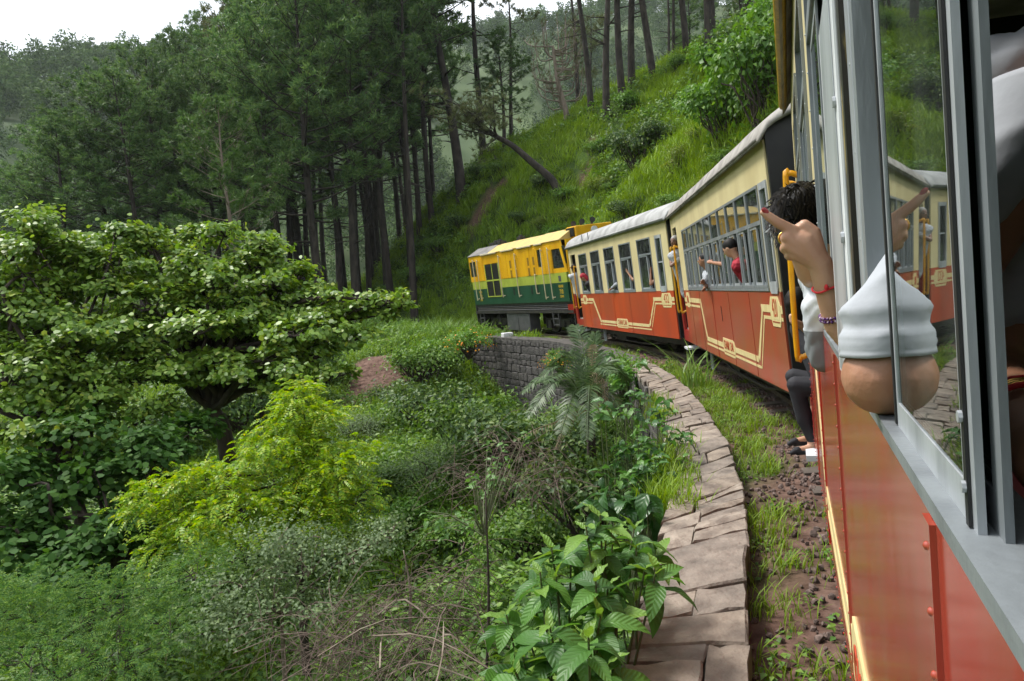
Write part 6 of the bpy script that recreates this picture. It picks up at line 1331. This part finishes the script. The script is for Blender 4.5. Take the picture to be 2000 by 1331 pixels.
# --- in the near coach
# woman pointing: arm out of the next window; pixel landmarks at 1.4 m
YH = 1.40
def hp(x, y, dy=0.): return at(x, y, YH + dy)
wr, el2, sho = hp(1602, 516), hp(1640, 634, .02), own(1.62, 1.30, -.36)
o = empty('person', own(1.6, .6, -.45)); tag(o, 'passenger pointing forward with a red-nailed finger out of the window', 'person'); bs = o.location
elb = own(1.56, .99, -.05)
S = [('c', wr, hp(1640, 634, .02), .0235, .030), ('c', hp(1640, 634, .02), elb, .030, .036), ('c', elb, sho, .038, .05)]
mcp = [hp(1546, 450, .0), hp(1537, 464, -.004), hp(1538, 480, .0), hp(1545, 495, .008)]
for m_, r in zip(mcp, (.0125, .0125, .012, .011)): S.append(('c', wr.lerp(m_, .1), m_, .0175, r))
S += [('c', wr, hp(1570, 474, .0), .024, .024), ('c', hp(1588, 486), hp(1562, 470), .022, .021), ('c', hp(1592, 500), hp(1560, 490, .004), .02, .017)]
S += [('c', mcp[0], hp(1517, 434, -.006), .0118, .0102), ('c', hp(1517, 434, -.006), hp(1501, 423, -.008), .0102, .0090), ('c', hp(1501, 423, -.008), hp(1491, 415.5, -.008), .0088, .0072)]
for m_, (ax_, ay), r in zip(mcp[1:], ((1531, 468), (1533, 486), (1541, 500)), (.0112, .0108, .0098)):
    k1 = hp(ax_, ay, .030); k2 = hp(ax_ + 14, ay + 3, .042); k3 = hp(ax_ + 22, ay - 2, .030); S += [('c', m_, k1, r * 1.04, r), ('c', k1, k2, r, r * .92), ('c', k2, k3, r * .9, r * .8)]
S += [('c', hp(1596, 492, -.004), hp(1589, 456, -.006), .0175, .0145), ('c', hp(1589, 456, -.006), hp(1571, 441, -.002), .0142, .0125), ('c', hp(1571, 441, -.002), hp(1553, 449, .016), .0115, .0095)]
tors = own(1.68, 1.05, -.52); S += [('c', sho, sho + Vector((0, 0, .0)), .05, .05), ('c', own(1.62, 1.3, -.4), own(1.75, 1.3, -.72), .08, .08), ('c', own(1.68, 1.32, -.56), own(1.68, .6, -.56), .12, .14), ('c', own(1.68, 1.35, -.56), own(1.66, 1.52, -.54), .05, .05), ('e', own(1.64, 1.63, -.53), (.075, .092, .115), frame3(hdir(H_OWN)))]
body = blob('body', S, M_SKINL, o, .003, 2, bs)
blob('dress', [('c', own(1.62, 1.3, -.38), own(1.75, 1.3, -.74), .09, .09), ('c', own(1.68, 1.3, -.56), own(1.68, .55, -.56), .135, .16)], M_PINK, o, .012, 3, bs)
blob('hair', [('e', own(1.60, 1.66, -.53), (.085, .10, .11), frame3(hdir(H_OWN))), ('c', own(1.58, 1.6, -.53), own(1.56, 1.25, -.53), .07, .05)], M_HAIR, o, .01, 2, bs)
nd = (hp(1491, 415.5, -.008) - hp(1501, 423, -.008)).normalized(); vw = (EYE - hp(1491, 415, -.008)).normalized(); sd_ = nd.cross(vw).normalized()
nm = MB(); c0 = hp(1492.5, 414.5, -.008) - bs + vw * .0052 - sd_ * -.0028
Rn = Matrix((nd, sd_, vw)).transposed(); bmn = bmesh.new(); bmesh.ops.create_icosphere(bmn, subdivisions=2, radius=1, matrix=Matrix.Translation(c0) @ Rn.to_4x4() @ Matrix.Diagonal((.0085, .0052, .0035, 1))); men = bpy.data.meshes.new('nail'); bmn.to_mesh(men); bmn.free(); put('nail', men, M_NAIL, o)
def band(name, c, ax, r, t, mat, parent, base, sq=1.0, n=24, wob=0.):
    R = frame3(ax); pts = []
    for i in range(n + 1): a = 2 * math.pi * i / n; pts.append(Vector(c) - base + R.col[0] * math.cos(a) * r + R.col[2] * math.sin(a) * r * sq + R.col[1] * wob * math.sin(3 * a))
    return MB().tube(pts, t, 6).build(name, mat, parent, smooth=True)
arm_ax = (hp(1640, 634, .02) - wr).normalized(); c1 = wr.lerp(hp(1640, 634, .02), .36)
band('thread_bracelet', c1, arm_ax, .0282, .0022, M_THREAD, o, bs, wob=.002); MB().tube([c1 - bs + _r0 * -.004 + vw * .0275 + Vector((0, 0, .006 * q)) for q in (-1, 0, 1)], [.002, .0045, .002], 6).build('bracelet_knot', M_THREAD, o)
c2 = wr.lerp(hp(1640, 634, .02), .83); bd = MB()
for row in (-.0035, .0035):
    for i in range(26):
        a = 2 * math.pi * i / 26; R = frame3(arm_ax); p = c2 - bs + R.col[1] * row + R.col[0] * math.cos(a) * .0305 + R.col[2] * math.sin(a) * .0305; bd.tube([p - R.col[1] * .003, p, p + R.col[1] * .003], [.0015, .0034, .0015], 6)
bd.build('bead_bracelet', M_BEAD, o, smooth=True)
band('finger_ring', mcp[1].lerp(hp(1531, 468, .03), .45), (hp(1531, 468, .03) - mcp[1]).normalized(), .0128, .0022, M_JEWEL, o, bs)
# passenger with an elbow on the sill
o = empty('person', own(1.05, .45, -.4)); tag(o, 'passenger in a white shirt resting an elbow on the window sill', 'person'); bs = o.location
eb = own(.915, 1.048, .004); sh1 = own(.93, 1.36, -.2); w1 = own(1.1, 1.06, -.2); sh2 = own(1.02, 1.34, -.14); e2 = own(1.0, 1.03, -.125); w2 = own(.75, 1.02, -.095)
S = [('c', eb, sh1, .044, .048), ('c', eb, eb + (own(.92, 1.04, -.05) - eb), .046, .043), ('c', eb, w1, .044, .03), ('c', w1, w1 + own(1.16, 1.07, -.24) - own(1.1, 1.06, -.2), .034, .03), ('c', sh2, e2, .055, .045), ('c', e2, w2, .043, .028), ('c', w2, own(.68, 1.01, -.09), .030, .032), ('c', own(1.08, 1.36, -.25), own(1.08, 1.36, -.5), .09, .09), ('c', own(1.08, 1.36, -.38), own(1.1, .5, -.4), .13, .15), ('c', own(1.08, 1.4, -.38), own(1.1, 1.56, -.37), .055, .05), ('e', own(1.12, 1.68, -.36), (.075, .095, .115), frame3(hdir(H_OWN)))]
for q in range(4): S.append(('c', own(.71, 1.02, -.07 - .016 * q), own(.65, 1.0, -.065 - .017 * q), .0105, .009))
blob('body', S, M_SKIN, o, .006, 4, bs)
blob('shirt', [('c', own(1.05, 1.35, -.22), own(1.08, 1.35, -.52), .105, .105), ('c', own(1.08, 1.36, -.38), own(1.1, .5, -.4), .15, .17), ('c', own(1.02, 1.36, -.15), own(1.0, 1.13, -.128), .075, .056)], M_WSHIRT, o, .006, 3, bs, .006)
hem = own(.915, 1.070, .001); ou_ = (own(0, 1, 1) - own(0, 1, 0)).normalized(); sv_ = hdir(H_OWN); sl = MB(); nr1, nr2 = 48, 64
for i in range(nr1 + 1):
    t = i / nr1; c = (hem.lerp(own(.917, 1.125, -.006), t / .26) if t < .26 else own(.917, 1.125, -.006).lerp(sh1, (t - .26) / .74)) - bs; r = np.interp(t, [0, .04, .12, .16, .26, .34, .45, 1], [.0468, .0462, .0492, .0448, .0500, .0462, .0502, .085])
    for j in range(nr2):
        a = 2 * math.pi * j / nr2; w_ = .0012 * math.sin(3 * a + 9 * t) + (.004 * (1 - abs(math.sin(9 * t + 1.6 * math.sin(a + .6)))) ** 2 + .003 * (1 - abs(math.sin(2.5 * a - 7 * t))) ** 2 - .002) * min(1, max(0, t - .05) * 7)
        rr_ = r + w_ + (.0012 if .06 < t < .075 else 0); sl.v.append(tuple(c + ou_ * math.cos(a) * rr_ + sv_ * math.sin(a) * rr_ + Vector((0, 0, -.008 * (1 - t) * math.sin(a) + .003 * math.sin(2 * a + 1) * (1 - t)))))
for i in range(nr1):
    for j in range(nr2): sl.f.append((i * nr2 + j, i * nr2 + (j + 1) % nr2, (i + 1) * nr2 + (j + 1) % nr2, (i + 1) * nr2 + j))
so = sl.build('sleeve', M_WSHIRT, o, smooth=True); so.modifiers.new('thickness', 'SOLIDIFY').thickness = -.002
blob('hair', [('e', own(1.09, 1.715, -.36), (.085, .10, .105), frame3(hdir(H_OWN)))], M_HAIR, o, .012, 2, bs)
axw = (w2 - e2).normalized()
for i, (mt, dd) in enumerate(((M_THREAD, .0), (M_JEWEL, .012), (M_JEWEL, .02), (M_THREAD, .032))): band('bangle', w2 - axw * (.01 + dd), axw, .037, .0032, mt, o, bs)
# boy leaning out further ahead, striped shirt
mS, nt, p = _new('striped_shirt'); n = nt.nodes; l = nt.links; tcn = n.new('ShaderNodeTexCoord'); sp = n.new('ShaderNodeSeparateXYZ'); l.new(tcn.outputs['Object'], sp.inputs[0]); mr = n.new('ShaderNodeMapRange'); mr.inputs['From Min'].default_value = -.1; mr.inputs['From Max'].default_value = .6; l.new(sp.outputs['Z'], mr.inputs[0])
rp = n.new('ShaderNodeValToRGB'); rp.color_ramp.interpolation = 'CONSTANT'; e = rp.color_ramp.elements; e[0].color = (.06, .16, .34, 1); e[1].position = .25; e[1].color = (.5, .52, .55, 1); q = e.new(.275); q.color = (.17, .18, .19, 1); q = e.new(.50); q.color = (.52, .54, .58, 1)
l.new(mr.outputs[0], rp.inputs[0]); l.new(rp.outputs[0], p.inputs['Base Color']); p.inputs['Roughness'].default_value = .85
hd = at(1561, 428, 2.42); bs = own(2.72, .72, -.12); o = empty('person', bs); tag(o, 'boy with short black hair leaning out, in a white and grey striped shirt', 'person'); R = frame3((hdir(H_OWN) + Vector((-.25, 0, -.05))).normalized())
nk = hd + Vector((.035, .03, -.115)); s1 = at(1604, 550, 2.53); hip = own(2.78, .7, -.25)
blob('body', [('e', hd, (.073, .092, .108), R), ('e', hd + R.col[1] * .03 - R.col[2] * .055, (.05, .06, .06), R), ('c', hd - R.col[2] * .08, nk + Vector((.02, .02, -.06)), .046, .052), ('c', nk + Vector((.02, .02, -.06)), at(1620, 560, 2.62), .05, .07), ('c', at(1620, 560, 2.62), hip, .07, .10), ('c', s1, at(1603, 600, 2.5), .045, .04), ('c', hd + R.col[1] * .09, hd + R.col[1] * .104 - R.col[2] * .026, .01, .014)] + [('e', hd + R.col[0] * sg * .076 - R.col[2] * .012, (.012, .02, .03), R) for sg in (-1, 1)], M_SKINL, o, .008, 3, bs)
blob('shirt', [('c', at(1603, 535, 2.52), at(1606, 640, 2.52), .055, .066), ('c', at(1616, 560, 2.58), at(1620, 680, 2.57), .085, .085), ('c', at(1603, 600, 2.47), at(1612, 700, 2.5), .065, .055), ('c', at(1625, 540, 2.66), hip, .12, .14), ('c', at(1612, 545, 2.58), hip, .085, .12), ('c', s1, at(1604, 650, 2.49), .058, .056)], mS, o, .008, 3, bs, .006)
blob('hair', [('e', hd + R.col[2] * .022 - R.col[1] * .016, (.087, .1, .098), R), ('e', hd - R.col[2] * .03 - R.col[1] * .045, (.07, .06, .07), R)], M_HAIR, o, .008, 2, bs)
hair_tufts(hd - bs + R.col[2] * .022 - R.col[1] * .016, R, (.087, .1, .1), 1500, .045, o, M_HAIR, 3, low=-.75)
# passenger sitting in the front doorway, feet on the step
YD = 5.25
def dp(x, y, d=0.): return at(x, y, YD + d)
hipd = own(5.66, .32, -.16); o = empty('person', hipd); tag(o, 'passenger in black leggings and black flat shoes sitting in the doorway', 'person'); bs = hipd; kn = dp(1554, 752); an = dp(1586, 872); toe = dp(1558, 880, -.03)
hdd = dp(1560, 592, .15); R = frame3((hdir(H_OWN + .6)).normalized())
blob('body', [('c', an + Vector((0, 0, .05)), an, .034, .032), ('c', an - Vector((0, 0, .015)), toe, .034, .024), ('c', an + Vector((.03, .12, .03)), toe + Vector((.03, .12, .04)), .032, .024), ('e', hdd, (.073, .09, .11), R), ('c', hdd - R.col[2] * .08, hdd + Vector((.04, .02, -.2)), .045, .05), ('c', hdd + Vector((.04, .02, -.2)), hipd, .09, .11), ('c', hdd + Vector((.03, -.06, -.2)), dp(1572, 640, .05), .04, .035), ('c', dp(1572, 640, .05), dp(1549, 628, 0), .033, .026), ('c', dp(1549, 628), dp(1546, 618), .026, .022), ('c', an, an + Vector((.02, .1, .2)), .03, .03), ('c', an + Vector((.02, .1, .2)), hipd, .04, .05)], M_SKINL, o, .008, 3, bs)
blob('leggings', [('c', hipd, kn, .09, .066), ('c', kn, kn.lerp(an, .55), .062, .062), ('c', kn.lerp(an, .55), an + Vector((0, 0, .055)), .06, .04), ('c', hipd + Vector((.02, .12, 0)), kn + Vector((.05, .16, .04)), .09, .064), ('c', kn + Vector((.05, .16, .04)), an + Vector((.03, .13, .08)), .062, .04)], M_DCLOTH, o, .01, 3, bs)
blob('top', [('c', hdd + Vector((.04, .02, -.2)), hipd, .105, .13)], M_DCLOTH, o, .012, 3, bs)
blob('hair', [('e', hdd + R.col[2] * .025 - R.col[1] * .015, (.085, .1, .1), R), ('c', hdd - R.col[1] * .05, hdd + Vector((.05, .02, -.42)), .075, .04)], M_HAIR, o, .01, 2, bs)
for d in (Vector((0, 0, 0)), Vector((.03, .12, .04))):
    blob('shoe', [('c', an + d - Vector((-.015, 0, .034)), toe + d - Vector((0, 0, .01)), .026, .028), ('c', toe + d, toe + d + (toe - an).normalized() * .05 - Vector((0, 0, .006)), .029, .018)], M_DCLOTH, o, .006, 2, bs)
# --- in coach 420, coach 432 and the locomotive cab (matrix helpers: s ahead of the rear, h above skirt, out of the side)
def side(A, h_, sy=1.):
    M = Matrix.Translation(A) @ Matrix.Rotation(-h_, 4, 'Z') @ Matrix.Rotation(-R_(CANT), 4, 'Y') @ Matrix.Diagonal((1, sy, 1, 1)); return lambda s, h, o_=0.: M @ Vector((-o_, s, h))
q4, q3, ql = side(A420, H420, SY420), side(A432, H432), side(ALOC, HLOC)
f4, f3, fl_ = hdir(H420), hdir(H432), hdir(HLOC); l4 = -hright(H420); l3 = -hright(H432)
GP = 'passengers leaning out of the coaches'
person('boy in a red shirt looking out of a middle window of coach 420', q4(1.98, 1.56, .06), (f4 * .55 + l4 * .7 - Vector((0, 0, .5))), .95, M_RCLOTH, M_SKINL, hip=q4(1.98, .92, -.3), group=GP)
person('passenger in white with both hands out of a window of coach 420', q4(4.62, 1.5, -.02), (l4 + f4 * .3), .95, M_WSHIRT, M_SKIN, arms=((q4(4.55, 1.15, .05), q4(4.22, 1.17, .10), -.9), (q4(4.5, 1.1, .02), q4(4.3, 1.06, .08), .9)), hip=q4(4.7, .85, -.3), group=GP, sleeve=.5)
person('passenger holding up a hand at the centre windows of coach 420', q4(3.0, 1.5, -.3), (l4 + f4 * .4), .95, M_DCLOTH, M_SKIN, arms=((q4(3.05, 1.38, -.02), q4(3.45, 1.43, .06), -.9),), hip=q4(3.0, .85, -.4), group=GP, sleeve=.3)
person('grey-haired man in white holding the yellow rail in the doorway of coach 420', q4(7.72, 1.98, .03), (l4 * .7 - f4 * .9), .98, M_WSHIRT, M_SKIND, hair=M_HAIRG, arms=((q4(7.62, 1.52, .16), q4(7.95, 1.66, .13), -.9),), hip=q4(7.85, .95, -.15), group=GP, sleeve=.3)
person('passenger in a red headscarf bending out of the first window of coach 432', q3(6.52, 1.52, .10), (l3 * .7 + f3 * .5 - Vector((0, 0, .75))), .95, M_DCLOTH, M_SKIN, hip=q3(6.45, .9, -.28), headwear=(M_RCLOTH, 1), group=GP)
person('man in a white shirt leaning out of the front doorway of coach 432', q3(7.82, 1.85, .02), (f3 + l3 * .2), 1., M_WSHIRT, M_SKIND, arms=((q3(7.95, 1.62, .14), q3(8.2, 1.62, .10), -.9),), hip=q3(7.8, 1.0, -.12), group=GP, sleeve=.9)
person('passenger with a white sleeve and hand on the sill of coach 432', q3(3.85, 1.62, -.22), (l3 + f3 * .2), .95, M_WSHIRT, M_SKIN, arms=((q3(3.8, 1.22, -.0), q3(4.05, 1.13, .06), -.9),), hip=q3(3.8, .85, -.3), group=GP, sleeve=.9)
person('passenger in dark clothes with a raised hand at the fourth window of coach 432', q3(2.5, 1.72, -.2), (l3 + f3 * .3), .95, M_DCLOTH, M_SKIN, arms=((q3(2.42, 1.3, .0), q3(2.58, 1.5, .05), -.9),), hip=q3(2.5, .85, -.3), group=GP, sleeve=.3)
person('passenger resting a bare arm in the fifth window of coach 432', q3(1.2, 1.68, -.25), (l3 + f3 * .1), .95, M_RCLOTH, M_SKIN, arms=((q3(1.12, 1.18, .05), q3(1.16, 1.45, .0), -.9),), hip=q3(1.2, .85, -.3), group=GP, sleeve=.25)
person('passenger in white behind the second window of coach 432', q3(5.3, 1.6, -.3), (l3 + f3 * .4), .95, M_WSHIRT, M_SKIN, hip=q3(5.3, .85, -.35), group=GP)
person('driver with a white cap and blue shirt in the locomotive cab', ql(.62, 1.52, -.12), (fl_ * .4 - hright(HLOC)), 1., M_BLCLOTH, M_SKIND, hip=ql(.62, .9, -.3), headwear=(M_WSHIRT, 0))

# ------------------------------------------------------------------ haze of the valley air
mh = bpy.data.materials.new('valley_haze'); mh.use_nodes = True; nt = mh.node_tree; nt.nodes.remove(nt.nodes['Principled BSDF']); pv = nt.nodes.new('ShaderNodeVolumePrincipled')
pv.inputs['Color'].default_value = (.86, .93, 1, 1); pv.inputs['Density'].default_value = .00016; pv.inputs['Anisotropy'].default_value = .2; nt.links.new(pv.outputs[0], nt.nodes['Material Output'].inputs['Volume'])
tag(MB().box(-640, 640, -640, 640, -80, 190).build('haze', mh), 'pale summer haze in the valley air', kind='stuff')
bpy.data.scenes.remove(TMP)
